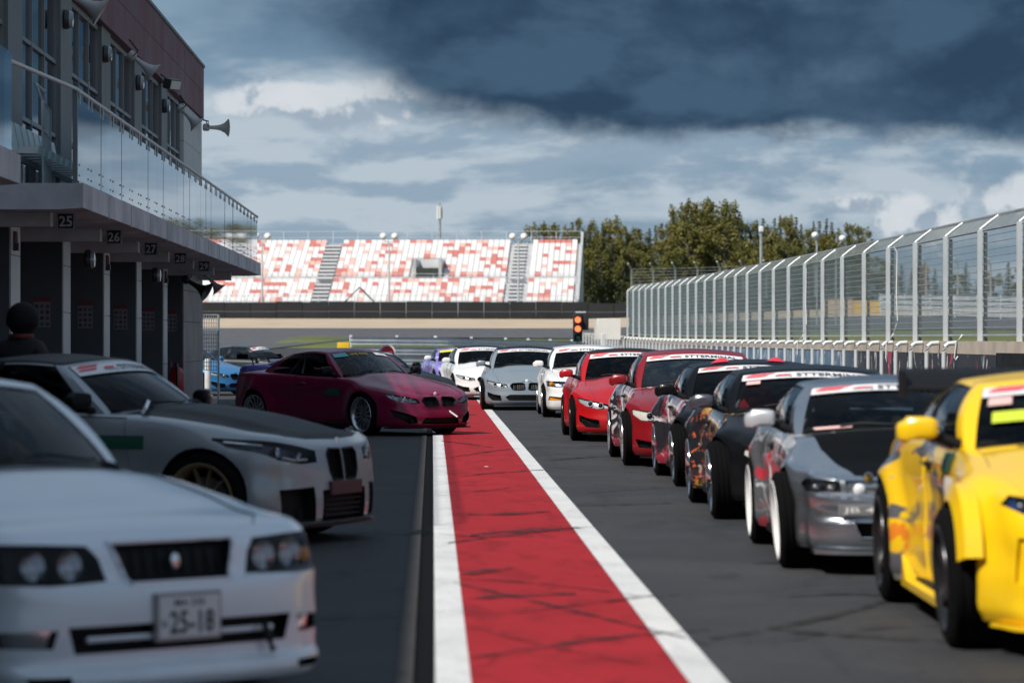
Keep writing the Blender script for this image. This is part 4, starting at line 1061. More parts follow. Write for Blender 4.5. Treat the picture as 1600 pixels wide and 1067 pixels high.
class Patch:
    def __init__(s, faces):
        idx = {}; s.v = []; s.f = []; s.mi = []; cnt = {}
        for f in faces:
            ids = []
            for v in f.verts:
                if v not in idx: idx[v] = len(s.v); s.v.append(v.co.copy())
                ids.append(idx[v])
            s.f.append(ids); s.mi.append(f.material_index)
            for i in range(len(ids)):
                e = (ids[i], ids[(i + 1) % len(ids)]); cnt[e] = 1
        s.b = [e for e in cnt if (e[1], e[0]) not in cnt]
    def bm(s, off=Vector((0, 0, 0)), mi=0, keep=False):
        bm = NB(); vv = [bm.verts.new(p + off) for p in s.v]
        for f, m_ in zip(s.f, s.mi): bm.faces.new([vv[i] for i in f]).material_index = m_ if keep else mi
        return bm
    def recess(s, vec, shrink=1.0):
        bm = NB(); a = [bm.verts.new(p) for p in s.v]
        c = sum(s.v, Vector()) / len(s.v)
        b = [bm.verts.new(c + (p - c) * shrink + vec) for p in s.v]
        for f in s.f: bm.faces.new([b[i] for i in f]).material_index = 1
        for i, j in s.b: bm.faces.new([a[i], a[j], b[j], b[i]]).material_index = 0
        bmesh.ops.delete(bm, geom=[v for v in bm.verts if not v.link_faces], context='VERTS')
        return bm
    def y_at(s, x, z):
        best = min(s.v, key=lambda p: (p.x - x) ** 2 + (p.z - z) ** 2); return best.y
def ngon(cx, cz, r, n, a0=0.0, a1=2 * PI):
    return [(cx + r * math.cos(a0 + (a1 - a0) * k / n), cz + r * math.sin(a0 + (a1 - a0) * k / n)) for k in range(n)]

WHEELS = {}
def wheel_meshes(style, rt, tw, rr, rim_m):
    key = (style, rt, tw, rr, rim_m.name)
    if key in WHEELS: return WHEELS[key]
    h = tw / 2
    bm = NB()
    prof = [(rr - 0.012, -h * .90), (rr + .006, -h * .98), ((rr + rt) / 2, -h * .985), (rt - .030, -h * .93), (rt - .010, -h * .85)]
    g = 5
    for k in range(g):
        a = -h * .82 + k * (1.64 * h / g); b = a + 1.64 * h / g
        prof += [(rt, a + .006), (rt, b - .006)]
        if k < g - 1: prof += [(rt - .007, b - .0045), (rt - .007, b + .0045)]
    prof += [(rt - .010, h * .85), (rt - .030, h * .93), ((rr + rt) / 2, h * .985), (rr + .006, h * .98), (rr - .012, h * .90)]
    lathe(bm, prof, 44); bmesh.ops.recalc_face_normals(bm, faces=bm.faces[:])
    me_t = mobj('tyre', bm, rubber, None, 40); tyre = me_t.data; bpy.data.objects.remove(me_t)
    bm = NB()
    dish = {'white5': .05, 'multi': .03, 'mesh': .035, 'thin': .03, 'dark5': .02}[style]
    lathe(bm, [(rr, -h * .85), (rr - .02, -h * .6), (rr - .045, -h * .2), (rr - .04, h * .5), (rr - .022, h * .90), (rr - .006, h * 1.02), (rr + .008, h * 1.03), (rr + .010, h * .98)], 44)
    ns, w0, w1 = {'white5': (6, .10, .085), 'multi': (14, .022, .020), 'mesh': (10, .030, .022), 'thin': (11, .018, .014), 'dark5': (5, .07, .05)}[style]
    fx = h * .97 - dish
    for k in range(ns):
        a = 2 * PI * k / ns
        arms = (0,) if style not in ('mesh',) else (-.10, .10)
        for da in arms:
            r0, r1 = .05, rr - .028
            p = []
            for (r, w, x0, x1) in ((r0, w0, fx - .055, fx - .02), (r1, w1, fx - .035, fx + .004)):
                for ww in (-w / 2, w / 2):
                    for xx in (x0, x1):
                        an = a + (da * (r - r0) / (r1 - r0) if True else 0)
                        p.append(bm.verts.new((xx, r * math.cos(an) - ww * math.sin(an), r * math.sin(an) + ww * math.cos(an))))
            for f in ((0, 1, 3, 2), (4, 6, 7, 5), (0, 4, 5, 1), (2, 3, 7, 6), (0, 2, 6, 4), (1, 5, 7, 3)): bm.faces.new([p[i] for i in f])
    bmesh.ops.recalc_face_normals(bm, faces=bm.faces[:])
    o = mobj('rim', bm, rim_m, None, 35); rim = o.data; bpy.data.objects.remove(o)
    bm = NB()
    lathe(bm, [(0, fx - .005), (.035, fx - .008), (.062, fx - .02), (.07, fx - .05), (.07, fx - .09), (.16, fx - .095), (.16, fx - .12), (0, fx - .12)], 24)
    bmesh.ops.recalc_face_normals(bm, faces=bm.faces[:])
    o = mobj('hub', bm, disc_m, None, 35); hub = o.data; bpy.data.objects.remove(o)
    WHEELS[key] = (hub, tyre, rim); return WHEELS[key]
def add_wheel(root, x, y, rt, meshes, steer=0.0, camber=0.0):
    hub, tyre, rim = meshes
    w = bpy.data.objects.new('wheel', hub); w.location = (x, y, rt)
    s = 1 if x > 0 else -1
    w.rotation_euler = (random.uniform(0, 6), 0, 0)
    M = Matrix.Translation((x, y, rt)) @ Matrix.Rotation(steer, 4, 'Z') @ Matrix.Rotation(s * camber, 4, 'Y') @ (Matrix.Rotation(PI, 4, 'Z') if s < 0 else Matrix.Identity(4)) @ Matrix.Rotation(random.uniform(0, 6), 4, 'X')
    link(w, root); w.matrix_local = M
    link(bpy.data.objects.new('tyre', tyre), w); link(bpy.data.objects.new('rim', rim), w)

def base_spec(**kw):
    S = dict(wb=2.75, fo=.80, ro=.92, W=.90, D=.56, n=2.7, Dr=.5, nr=3.2, rt=.33, tw=.26, rr=.245, archR=.365, flare=.035, flw=.10, track=.80,
             sill_f=.13, sill_m=.15, sill_r=.20, znose=.62, zax=.79, zcowl=.90, zbelt=.92, zrax=.97, ztail=.95, crown_f=.035, crown=.07,
             wnose=.84, wax=.88, wdoor=.87, wrax=.90, wtail=.82, H=1.37,
             cab=dict(wy=-.42, wbow=.28, ry=-1.12, rbow=.09, ry1=-2.25, by1=-3.02, bbow=.14, rbow1=.07, bwf=.725, bwm=.795, bwr=.69, rwf=.595, rwm=.630, rwr=.56, b0=.50, b1=.55, c1=.86),
             fprof=[(0, .06), (.12, .02), (.3, .0), (.55, .025), (.75, .05), (.9, .09), (1, .17)],
             rprof=[(0, .10), (.2, .02), (.45, .0), (.7, .04), (.9, .09), (1, .14)],
             sprof=[(0, .95), (.1, .985), (.35, .995), (.55, .985), (.75, 1.0), (.88, .985), (.96, .955), (1, .92)],
             detail=1.0, hood_bulge=0.0, steer=0.0, camber=R(2.5), front=[], rear=True, hood_mat=None, hood_poly=None, door=True, roof_mat=None,
             style='multi', rim=silver_rim, glass=winglass, wsglass=None, mirror=None, seats=seat_black, cage=False, side_mat=None)
    S.update(kw); return S

class Car:
    def __init__(s, name, label, cat, loc, heading, paint_m, S, group=None):
        s.S = S; s.paint = paint_m
        hx, hy = heading
        s.root = thing(name, loc, label, cat, group, math.atan2(-hx, hy))
        s.build_body(); s.build_cabin(); s.finish()
    # -------- shape functions
    def setup(s):
        S = s.S; yf, yr = S['fo'], -S['wb'] - S['ro']; s.yf, s.yr = yf, yr
        wb = S['wb']; c = S['cab']
        s.zs = Curve([(yf, S['znose']), (yf - .12, S['znose'] + .025), (.3, S['zax'] - .05), (0, S['zax']), (c['wy'], S['zcowl'] - .03), (-wb * .5, S['zbelt']), (-wb, S['zrax'] - .03), (yr + .2, S['ztail'] - .01), (yr, S['ztail'] - .03)])
        s.zc = Curve([(yf, S['znose']), (yf - .12, S['znose'] + .025 + S['crown_f'] * .6), (.3, S['zax'] - .05 + S['crown_f'] * 1.5), (0, S['zax'] + S['crown']), (c['wy'], S['zcowl'] + S['crown'] * .7), (-wb * .5, S['zbelt'] + .03), (-wb, S['zrax'] + .04), (yr + .2, S['ztail'] + .03), (yr, S['ztail'] - .03)])
        s.sill = Curve([(yf, S['sill_f']), (.45, S['sill_f'] + .01), (-.5, S['sill_m']), (-wb + .5, S['sill_m']), (yr, S['sill_r'])])
        s.yA = yf - S['D']; s.yR = yr + S['Dr']
        s.hw = Curve([(s.yA, S['wnose']), (0, S['wax']), (-.6, S['wdoor']), (-wb * .6, S['wdoor'] + .003), (-wb, S['wrax']), (s.yR, S['wtail'] + .03)])
        s.sp = Curve(S['sprof']); s.fp = Curve(S['fprof']); s.rp = Curve(S['rprof'])
    def top_z(s, x, y):
        xr = max(s.hw(y) * s.sp(1), .02); t = max(0, 1 - abs(x) / xr)
        return s.zs(y) + (s.zc(y) - s.zs(y)) * (1 - (1 - t) ** 2.2)
    def flare(s, y, z):
        S = s.S; e = 0
        for ya in (0, -S['wb']):
            r = math.hypot(y - ya, z - S['rt'])
            e += S['flare'] * math.exp(-((r - S['archR']) / S['flw']) ** 2) * (1 if r > S['archR'] else 1)
        return e
    def build_body(s):
        S = s.S; s.setup(); dt = S['detail']
        NF, NS, NR, NV, NTop = int(26 * dt), int(70 * dt), int(14 * dt), int(24 * dt), int(12 * dt)
        cols = []
        for k in range(NF): 
            th = (PI / 2) * k / NF; cols.append(('f', math.sin(th) ** (2 / S['n']), math.cos(th) ** (2 / S['n'])))
        for k in range(NS + 1): cols.append(('s', s.yA + (s.yR - s.yA) * k / NS, 0))
        for k in range(1, NR + 1):
            th = (PI / 2) * (1 - k / NR); cols.append(('r', math.sin(th) ** (2 / S['nr']) if k < NR else 0.0, math.cos(th) ** (2 / S['nr'])))
        bm = NB(); grid = []
        wA = s.hw(s.yA); wR = s.hw(s.yR)
        for c in cols:
            col = []
            for j in range(NV + 1):
                v = j / NV; v = v if v < .6 else .6 + .4 * (1 - (1 - (v - .6) / .4) ** 1.25)
                if c[0] == 'f': yc = s.yA + S['D'] * c[2]; x = wA * c[1] * s.sp(v); y = s.yA + (S['D'] - s.fp(v)) * c[2]
                elif c[0] == 's': yc = y = c[1]; x = s.hw(y) * s.sp(v)
                else: yc = s.yR - S['Dr'] * c[2]; x = wR * c[1] * s.sp(v); y = s.yR - (S['Dr'] - s.rp(v)) * c[2]
                z = s.sill(yc) + (s.zs(yc) - s.sill(yc)) * v
                if c[0] == 's' or c[1] > .5: x += s.flare(y, z) * (1 if c[0] == 's' else (c[1] - .5) * 2)
                col.append(Vector((x, y, z)))
            xr, yr_, zr = col[-1]
            for j in range(1, NTop + 1):
                t = j / NTop
                zc = s.zc(yc)
                z = zr + (zc - zr) * (1 - (1 - t) ** 2.2)
                if S['hood_bulge'] and yr_ > s.S['cab']['wy'] - .1 and c[0] != 'r':
                    k = max(0, min(1, (s.yf - yr_ - .12) / .3))
                    z += S['hood_bulge'] * k * (1 / (1 + math.exp(-(t - .42) / .03)))
                col.append(Vector((xr * (1 - t), yr_, z)))
            grid.append(col)
        for sg in (1, -1):
            vg = [[bm.verts.new((p.x * sg, p.y, p.z)) for p in col] for col in grid]
            for i in range(len(vg) - 1):
                for j in range(len(vg[0]) - 1):
                    q = [vg[i][j], vg[i + 1][j], vg[i + 1][j + 1], vg[i][j + 1]]
                    if sg > 0: q.reverse()
                    f = bm.faces.new(q)
        bmesh.ops.remove_doubles(bm, verts=bm.verts[:], dist=4e-4)
        bmesh.ops.dissolve_degenerate(bm, dist=1e-5, edges=bm.edges[:])
        bmesh.ops.recalc_face_normals(bm, faces=bm.faces[:])
        bm.normal_update()
        if sum(f.normal.z * f.calc_area() for f in bm.faces) < 0: bmesh.ops.reverse_faces(bm, faces=bm.faces[:]); bm.normal_update()
        s.bm = bm
        # open the deck below the cabin
        c = S['cab']; e = .05
        ring = [(c['bwf'] - e, c['wy'] - c['wbow'] - e), (c['bwm'] - e, c['wy'] - c['wbow'] - .5), (c['bwm'] - e, c['by1'] + .7), (c['bwr'] - e, c['by1'] + c['bbow'] + e), (0, c['by1'] + e)]
        poly = [(0, c['wy'] - e)] + [(c['bwf'] * .5, c['wy'] - c['wbow'] * .25 - e)] + ring
        poly = poly + [(-x, y) for x, y in reversed(poly[1:-1])]
        fs = cut_poly(bm, poly, (0, 1), lambda f: f.normal.z > .5)
        bmesh.ops.delete(bm, geom=fs, context='FACES')
        # wheel arches
        for ya in (0, -S['wb']):
            for sg in (1, -1):
                fs = cut_poly(bm, ngon(ya, S['rt'], S['archR'], 30), (1, 2), lambda f: f.calc_center_median().x * sg > .45 and f.normal.x * sg > -.2)
                p = Patch(fs); bmesh.ops.delete(bm, geom=fs, context='FACES')
                lb = NB(); lip = .03
                for i, j in p.b:
                    A, B = p.v[i], p.v[j]
                    if (A.z + B.z) / 2 < s.sill((A.y + B.y) / 2) + .004: continue
                    va = [lb.verts.new(q) for q in (A, B, Vector((B.x - sg * .30, B.y, B.z)), Vector((A.x - sg * .30, A.y, A.z)))]
                    lb.faces.new(va)
                bmesh.ops.remove_doubles(lb, verts=lb.verts[:], dist=1e-4)
                mobj('arch_liner', lb, liner, s.root, 60)
        # front features
        for ft in S['front']:
            s.feature(ft)
        # tail lamps
        if S['rear']:
            zt = S['ztail']
            for sg in (1, -1):
                poly = [(sg * .45, zt - .24), (sg * .80, zt - .20), (sg * .80, zt - .10), (sg * .45, zt - .12)]
                fs = cut_poly(bm, poly, (0, 2), lambda f: f.normal.y < -.1 and f.calc_center_median().y < s.yR)
                if fs:
                    p = Patch(fs); bmesh.ops.delete(bm, geom=fs, context='FACES')
                    mobj('tail_light', p.recess(Vector((0, .012, 0))), [gapm, pbr('tail_lens', (0.35, 0.01, 0.012), 0.15, coat=1)], s.root, 40)
        # bonnet
        hp = S['hood_poly']
        if hp is None:
            hp = [(.60, s.yf - .20), (.40, s.yf - .14), (0, s.yf - .115)]
            hp = [(.70, c['wy'] - c['wbow'] + .12), (.72, -.05), (.66, .3)] + hp
        else: hp = list(hp)
        full = hp + [(-x, y) for x, y in reversed(hp[:-1] if hp[-1][0] == 0 else hp)]
        full = full + [(-.35, c['wy'] - .02), (0, c['wy'] + .05), (.35, c['wy'] - .02)]
        s.panel('hood', full, (0, 1), lambda f: f.normal.z > .25 and f.calc_center_median().y > c['wy'] - .6, S['hood_mat'])
        if S['door']:
            for sg in (1, -1):
                z0 = S['sill_m'] + .07
                b = S.get('door_y', (-.52, -1.72))
                poly = [(b[0], z0), (b[1] + .12, z0), (b[1], .5), (b[1] - .06, .95), (b[0] - .02, .93), (b[0] + .03, .6)]
                s.panel('door', poly, (1, 2), lambda f: f.calc_center_median().x * sg > .4, S['side_mat'])
        if S['side_mat'] is not None:
            for f in bm.faces:
                cc = f.calc_center_median()
                if abs(cc.x) > .5 and f.normal.z < .8 and cc.y < -.30: f.material_index = 3
        mats = [s.paint, gapm, S['hood_mat'] or s.paint, S['side_mat'] or s.paint]
        s.body = mobj('body', bm, mats, s.root, 38)
        # floor pan
        fb = NB(); zz = S['sill_m'] + .02
        box(fb, (-.56, s.yr + .18, zz), (.56, s.yf - .12, zz + .10)); box(fb, (-.80, -S['wb'] + .42, zz), (-.565, -.42, zz + .10)); box(fb, (.565, -S['wb'] + .42, zz), (.80, -.42, zz + .10))
        mobj('underbody', fb, liner, s.root)
    def panel(s, name, poly, ax, pred, mat):
        fs = cut_poly(s.bm, poly, ax, pred)
        if not fs: return
        try:
            r = bmesh.ops.inset_region(s.bm, faces=fs, thickness=.006, depth=-.006, use_even_offset=False, use_boundary=False)
            for f in r['faces']: f.material_index = 1
        except Exception: pass
        fs = [f for f in fs if f.is_valid]
        p = Patch(fs); bmesh.ops.delete(s.bm, geom=fs, context='FACES')
        mobj(name, p.bm(), mat or s.paint, s.root, 38)
    def feature(s, ft):
        """cut an opening into the nose and fill it"""
        kind = ft['k']; poly0 = ft['p']
        for sg in ((1, -1) if ft.get('mir', True) else (1,)):
            poly = [(x * sg, z) for x, z in poly0]
            fs = cut_poly(s.bm, poly, (0, 2), lambda f: f.normal.y > ft.get('ny', .02) and f.calc_center_median().y > ft.get('ymin', .1))
            if not fs: continue
            p = Patch(fs); bmesh.ops.delete(s.bm, geom=fs, context='FACES')
            d = ft.get('d', .05)
            if kind == 'hole':
                o = mobj(ft.get('name', 'air_intake'), p.recess(Vector((0, -d, 0)), .97), [ft.get('wall', black), ft.get('floor', black)], s.root, 40)
                if ft.get('frame'):      # surround following the rim of the opening
                    fb = NB()
                    for i, j in p.b: tube(fb, [p.v[i] + Vector((0, .004, 0)), p.v[j] + Vector((0, .004, 0))], ft.get('fr', .009), 6, caps=False)
                    mobj('grille_surround', fb, ft['frame'], o, 60)
                xs = [v.x for v in p.v]; zs_ = [v.z for v in p.v]
                if ft.get('slats'):
                    n = ft['slats']
                    for k in range(1, n + 1):
                        z = min(zs_) + (max(zs_) - min(zs_)) * k / (n + 1); th = ft.get('sth', .008)
                        row = []
                        for m_ in range(13):
                            x = min(xs) + (max(xs) - min(xs)) * m_ / 12
                            if pip((x, z), poly): row.append((x, p.y_at(x, z) - .022, z))
                        if len(row) > 1:
                            fb = NB(); tube(fb, row, th, 6); mobj('slat', fb, ft.get('smat', black), o, 60)
                if ft.get('bars'):
                    n = ft['bars']
                    for k in range(1, n + 1):
                        x = min(xs) + (max(xs) - min(xs)) * k / (n + 1)
                        zz = [min(zs_) + (max(zs_) - min(zs_)) * m_ / 16 for m_ in range(17)]
                        zz = [z for z in zz if pip((x, z), poly)]
                        if len(zz) > 1:
                            fb = NB(); tube(fb, [(x, p.y_at(x, zz[0]) - .03, zz[0]), (x, p.y_at(x, zz[-1]) - .03, zz[-1])], .006, 5); mobj('grille_bar', fb, gloss_black, o, 60)
            elif kind == 'lamp':
                o = mobj('headlight', p.recess(Vector((0, -d, .0)), .93), [black, ft.get('floor', black)], s.root, 40)
                mobj('lens', p.bm(Vector((0, -.004, 0))), ft.get('lens', lensglass), o, 40)
                for (x, z, r, st) in ft.get('bulbs', []):
                    x *= sg; y = s.front_y(x, z) - d * .72
                    fb = NB()
                    if st == 'ring':
                        lathe(fb, [(r * .80, .0), (r * .82, .022), (r, .024), (r * 1.02, .0)], 22, 'y', 0); lathe(fb, [(r * .78, -.005), (r * .55, -.01), (r * .5, .018), (0.001, .03)], 18, 'y', 1)
                        mobj('lamp_ring', fb, [lampwhite, gloss_black], o, 50, (x, y, z))
                    elif st == 'bowl':
                        lathe(fb, [(r, .03), (r * .96, .03), (r * .75, .0), (r * .35, -.015), (.001, -.02)], 22, 'y', 0)
                        lathe(fb, [(r * .42, -.01), (r * .40, .012), (r * .25, .026), (.001, .030)], 16, 'y', 1, (0, 0, -r * .25))  # white bump paints the bright reflection low in the bowl
                        mobj('lamp_bowl', fb, [chrome, lampwhite], o, 50, (x, y, z))
                    elif st == 'amber':
                        lathe(fb, [(r, .02), (r * .5, .03), (.001, .03)], 16, 'y', 0); mobj('indicator', fb, [amber], o, 50, (x, y, z))
                    elif st == 'white':
                        lathe(fb, [(r, -.01), (r, .015), (r * .6, .028), (.001, .03)], 16, 'y', 0); mobj('lamp_bowl', fb, [lampwhite], o, 50, (x, y, z))
                for pl, mm in ft.get('strips', []):
                    fb = NB(); pl2 = [(x * sg, p.y_at(x * sg, z) - d * .5, z) for x, z in pl]
                    tube(fb, pl2, .011, 6); mobj('light_strip', fb, mm, o, 60)
            elif kind == 'panel':
                mobj(ft.get('name', 'bumper_panel'), p.bm(Vector((0, ft.get('off', 0), 0))), ft['mat'], s.root, 40)
    # -------- greenhouse
    def build_cabin(s):
        S = s.S; c = S['cab']; H = S['H']
        yrA, yrC = c['ry'] - c['rbow'], c['ry1'] + c['rbow1']; ybA, ybC = c['wy'] - c['wbow'], c['by1'] + c['bbow']
        s.roofc = Curve([(c['ry'], H - .035), ((c['ry'] + c['ry1']) / 2 + .1, H), (c['ry1'], H - .05)])
        bwc = Curve([(ybA, c['bwf'] + .02), (ybA - .45, c['bwm']), (ybC + .5, c['bwm'] - .01), (ybC, c['bwr'] + .02)])
        rwc = Curve([(yrA, c['rwf'] + .012), (yrA - .4, c['rwm']), (yrC + .3, c['rwm'] - .01), (yrC, c['rwr'] + .012)])
        def zroof(x, y): return s.roofc(y) - .055 * (x / c['rwm']) ** 2
        cols = []      # (base xy, roof xy, tag, out dir)
        ws_n = 12
        for k in range(ws_n + 1):
            q = k / (ws_n - 1) * .965 if k < ws_n else 1.0
            cols.append(((c['bwf'] * q, c['wy'] - c['wbow'] * q * q), (c['rwf'] * q, c['ry'] - c['rbow'] * q * q), 'W' if k < ws_n - 1 else 'A', (q * .3, 1)))
        qs = [0.0, .03, .075, .10]; qb0, qb1, qc1 = c['b0'], c['b1'], c['c1']
        g1 = [.10 + (qb0 - .10) * k / 7 for k in range(1, 8)]; g2 = [qb1 + (qc1 - qb1) * k / 6 for k in range(1, 7)]
        seq = [(0.0, 'A'), (.03, 'A'), (.06, 'T'), (.075, '1')] + [(q, '1') for q in g1[:-1]] + [(g1[-1], 'B')] + [(qb1, '2')] + [(q, '2') for q in g2[:-1]] + [(g2[-1], 'C'), (.5 * (g2[-1] + 1), 'C'), (.97, 'C')]
        for q, tg in seq:
            yb = ybA + (ybC - ybA) * q; yr_ = yrA + (yrC - yrA) * q
            cols.append(((bwc(yb), yb), (rwc(yr_), yr_), tg, (1, 0)))
        rn = 9
        for k in range(rn + 1):
            q = 1 - k / rn
            cols.append(((c['bwr'] * q, c['by1'] + c['bbow'] * q * q), (c['rwr'] * q, c['ry1'] + c['rbow1'] * q * q), 'R' if 1 <= k else 'C', (q * .3, -1)))
        vsr = [0, .05, .075, .16, .26, .36, .46, .56, .66, .76, .84, .90, .925, .96, .985, 1.0]
        s.ws_v = (.075, .90)
        def P(col, v):
            (bx, by), (rx, ry), tg, od = col
            zb = s.top_z(bx, by) - .015; zt = zroof(rx, ry)
            bl = 4 * v * (1 - v)
            x = bx + (rx - bx) * v; y = by + (ry - by) * v
            e = max(0, (v - .88) / .12); ro = 1 - .0
            x += od[0] * (.035 * bl + .012 * math.sin(min(1, v) * PI)) ; y += od[1] * .028 * bl
            z = zb + (zt - zb) * (v + .055 * bl * (1 if abs(od[1]) < 1 else .25))
            return Vector((x, y, z))
        def ws_pt(sx, v):
            q = abs(sx); sg = 1 if sx >= 0 else -1
            p = P((( c['bwf'] * q, c['wy'] - c['wbow'] * q * q), (c['rwf'] * q, c['ry'] - c['rbow'] * q * q), 'W', (q * .3, 1)), v)
            return Vector((p.x * sg, p.y, p.z))
        s.ws_pt = ws_pt
        parts = {}
        bm = NB()
        for sg in (1, -1):
            G = []
            for col in cols:
                r = [P(col, v) for v in vsr]
                (rx, ry) = col[1]
                for j in range(1, 8):
                    t = j / 7; x = rx * (1 - t); r.append(Vector((x, ry, zroof(x, ry))))
                G.append([Vector((p.x * sg, p.y, p.z)) for p in r])
            ve = [[bm.verts.new(p) for p in r] for r in G]
            for i in range(len(G) - 1):
                for j in range(len(G[0]) - 1):
                    tg = cols[i][2]
                    isg = tg in 'W12R' and 2 <= j < 11
                    q = [(i, j), (i + 1, j), (i + 1, j + 1), (i, j + 1)]
                    if sg > 0: q.reverse()
                    if isg:
                        key = {'W': 'windshield', 'R': 'rear_window', '1': 'side_window', '2': 'quarter_window'}[tg]
                        key = (key, sg if tg in '12' else 0)
                        od = cols[i][3]; off = Vector((-od[0] * sg, -od[1], 0)) * .010
                        b2 = parts.setdefault(key, NB())
                        b2.faces.new([b2.verts.new(G[a][b] + off) for a, b in q])
                    else:
                        f = bm.faces.new([ve[a][b] for a, b in q])
                        trim = (tg in 'W12R' and (j < 2 or j in (11,))) or tg in 'TB'
                        f.material_index = 1 if trim else (2 if (j >= 13 and S['roof_mat']) else 0)
        bmesh.ops.remove_doubles(bm, verts=bm.verts[:], dist=4e-4)
        bmesh.ops.dissolve_degenerate(bm, dist=1e-5, edges=bm.edges[:])
        bmesh.ops.recalc_face_normals(bm, faces=bm.faces[:])
        s.roof = mobj('roof', bm, [s.paint, gloss_black, S['roof_mat'] or s.paint], s.root, 45)
        for (nm, sg), b2 in parts.items():
            bmesh.ops.remove_doubles(b2, verts=b2.verts[:], dist=4e-4)
            mobj(nm, b2, (S['wsglass'] or S['glass']) if nm == 'windshield' else S['glass'], s.root, 60)
    def finish(s):
        S = s.S; c = S['cab']; root = s.root
        ms = wheel_meshes(S['style'], S['rt'], S['tw'], S['rr'], S['rim'])
        for ya in (0, -S['wb']):
            for sg in (1, -1): add_wheel(root, sg * S['track'], ya, S['rt'], ms, S['steer'] if ya == 0 else 0, S['camber'] if ya == 0 else S['camber'] * .4)
        # mirrors
        for sg in S.get('mirrors', (1, -1)):
            bm = NB(); bmesh.ops.create_uvsphere(bm, u_segments=18, v_segments=12, radius=1)
            for v in bm.verts:
                p = v.co
                for k in range(3): p[k] = math.copysign(abs(p[k]) ** .55, p[k])
                p.x *= .105; p.y *= .065; p.z *= .060
                if p.y < -.03: p.y = -.03 + (p.y + .03) * .2
                p.y -= p.x * sg * .25; p.z += -.02 * (p.x * sg > .05)
            mx = c['bwm'] + .185; my = c['wy'] - c['wbow'] - .12; mz = s.top_z(c['bwm'], my) + .105
            o = mobj('mirror', bm, S['mirror'] or s.paint, root, 50, (sg * mx, my, mz))
            ab = NB(); tube(ab, [(-sg * .06, 0, -.03), (-sg * .24, .0, -.09)], [.022, .03], 8); mobj('mirror_arm', ab, black, o, 60)
            gb = NB(); lathe(gb, [(.06, 0), (.001, -.001)], 18, 'y'); go = mobj('mirror_glass', gb, chrome, o, None, (0, -.044, 0)); go.scale = (1.6, 1, .8)
        for sg in (1, -1):      # skirts
            kb = bbox_bevel((-.03, -S['wb'] + S['archR'] + .05, 0), (.03, -S['archR'] - .05, .075), .012, 1)
            mobj('side_skirt', kb, black, root, 40, (sg * S['wdoor'] * .965, 0, S['sill_m'] - .03))
        if S.get('lip', True): s.splitter(S['sill_f'] - .022, .022, min(S['wnose'] - .04, .80), .02, black, 'front_lip')
        for s0 in (.62, -.12):      # wipers
            wbm = NB(); tube(wbm, [s.on_ws(s0 - .62 * k / 6, .085 + .02 * math.sin(k), .022) for k in range(7)], .008, 5); mobj('wiper', wbm, black, root, 60)
        for sg in (1, -1):      # door handles
            yh_ = S.get('door_y', (-.52, -1.72))[1] + .16; zh = s.zs(yh_) - .13
            xh = s.hw(yh_) * s.sp(.84)
            hb = bbox_bevel((-.014, -.10, -.016), (.018, .10, .016), .008, 1); mobj('door_handle', hb, s.S['side_mat'] and black or s.paint, root, 40, (sg * xh, yh_, zh))
        # interior
        zf = .30; yd = c['wy'] - c['wbow'] - .16
        ib = NB(); box(ib, (-.70, c['by1'] + .35, zf), (.70, yd, zf + .03)); mobj('cabin_floor', ib, cabin_m, root)
        zb = s.top_z(.3, yd)
        db = bbox_bevel((-.70, yd - .20, .55), (.70, yd + .22, zb - .0), .05, 2); mobj('dashboard', db, cabin_m, root, 40)
        rbk = bbox_bevel((-.60, c['by1'] + .42, .40), (.60, c['by1'] + .60, S['zbelt'] + .02), .05, 2); mobj('rear_bulkhead', rbk, cabin_m, root, 40)
        for sg in (1, -1):
            sb = NB()
            prism(sb, [(-.24, .44), (.24, .44), (.25, .80), (.20, 1.00), (.13, 1.06), (.12, 1.20), (-.12, 1.20), (-.13, 1.06), (-.20, 1.00), (-.25, .80)], -.06, .06)
            bmesh.ops.bevel(sb, geom=sb.edges[:], offset=.025, segments=2, affect='EDGES')
            zsc = (S['H'] - .14) / 1.22
            so_ = mobj('seat', sb, S['seats'], root, 40, (sg * .36, yd - .98, 0)); so_.scale = (1, 1, zsc); so_.rotation_euler = (R(12), 0, 0)
            cb = bbox_bevel((-.25, -.28, 0), (.25, .28, .16), .05, 2); mobj('cushion', cb, S['seats'], so_, 40, (0, .30, .36))
        st = NB()
        for k in range(24):
            a = 2 * PI * k / 24; b = 2 * PI * (k + 1) / 24
            tube(st, [(.175 * math.cos(a), 0, .175 * math.sin(a)), (.175 * math.cos(b), 0, .175 * math.sin(b))], .016, 6, caps=False)
        tube(st, [(-.17, 0, 0), (.17, 0, 0)], .014, 6); tube(st, [(0, 0, 0), (0, .25, -.06)], .03, 8)
        sw = mobj('steering_wheel', st, black, root, 60, (S.get('drv', -1) * .36, yd - .34, zb - .05)); sw.rotation_euler = (R(-22), 0, 0)
        if S['cage']:
            cg = NB(); r = .02; x = .56; yh = c['ry'] - .75; zt = S['H'] - .09
            for sg in (1, -1):
                tube(cg, [(sg * (x + .08), yh, .32), (sg * (x + .04), yh, .85), (sg * (x - .08), yh, zt), (0, yh, zt + .02)], r, 8)
                tube(cg, [(sg * (x - .08), yh, zt), (sg * (x - .02), c['by1'] + .45, .80)], r, 8)
            tube(cg, [(-(x - .06), yh, zt - .05), (x + .04, yh, .50)], r, 8)
            tube(cg, [(-(x + .04), yh, .85), (x + .04, yh, .85)], r, 8)
            mobj('roll_cage', cg, pbr('cage_grey', (.45, .46, .48), .4, .2), root, 60)
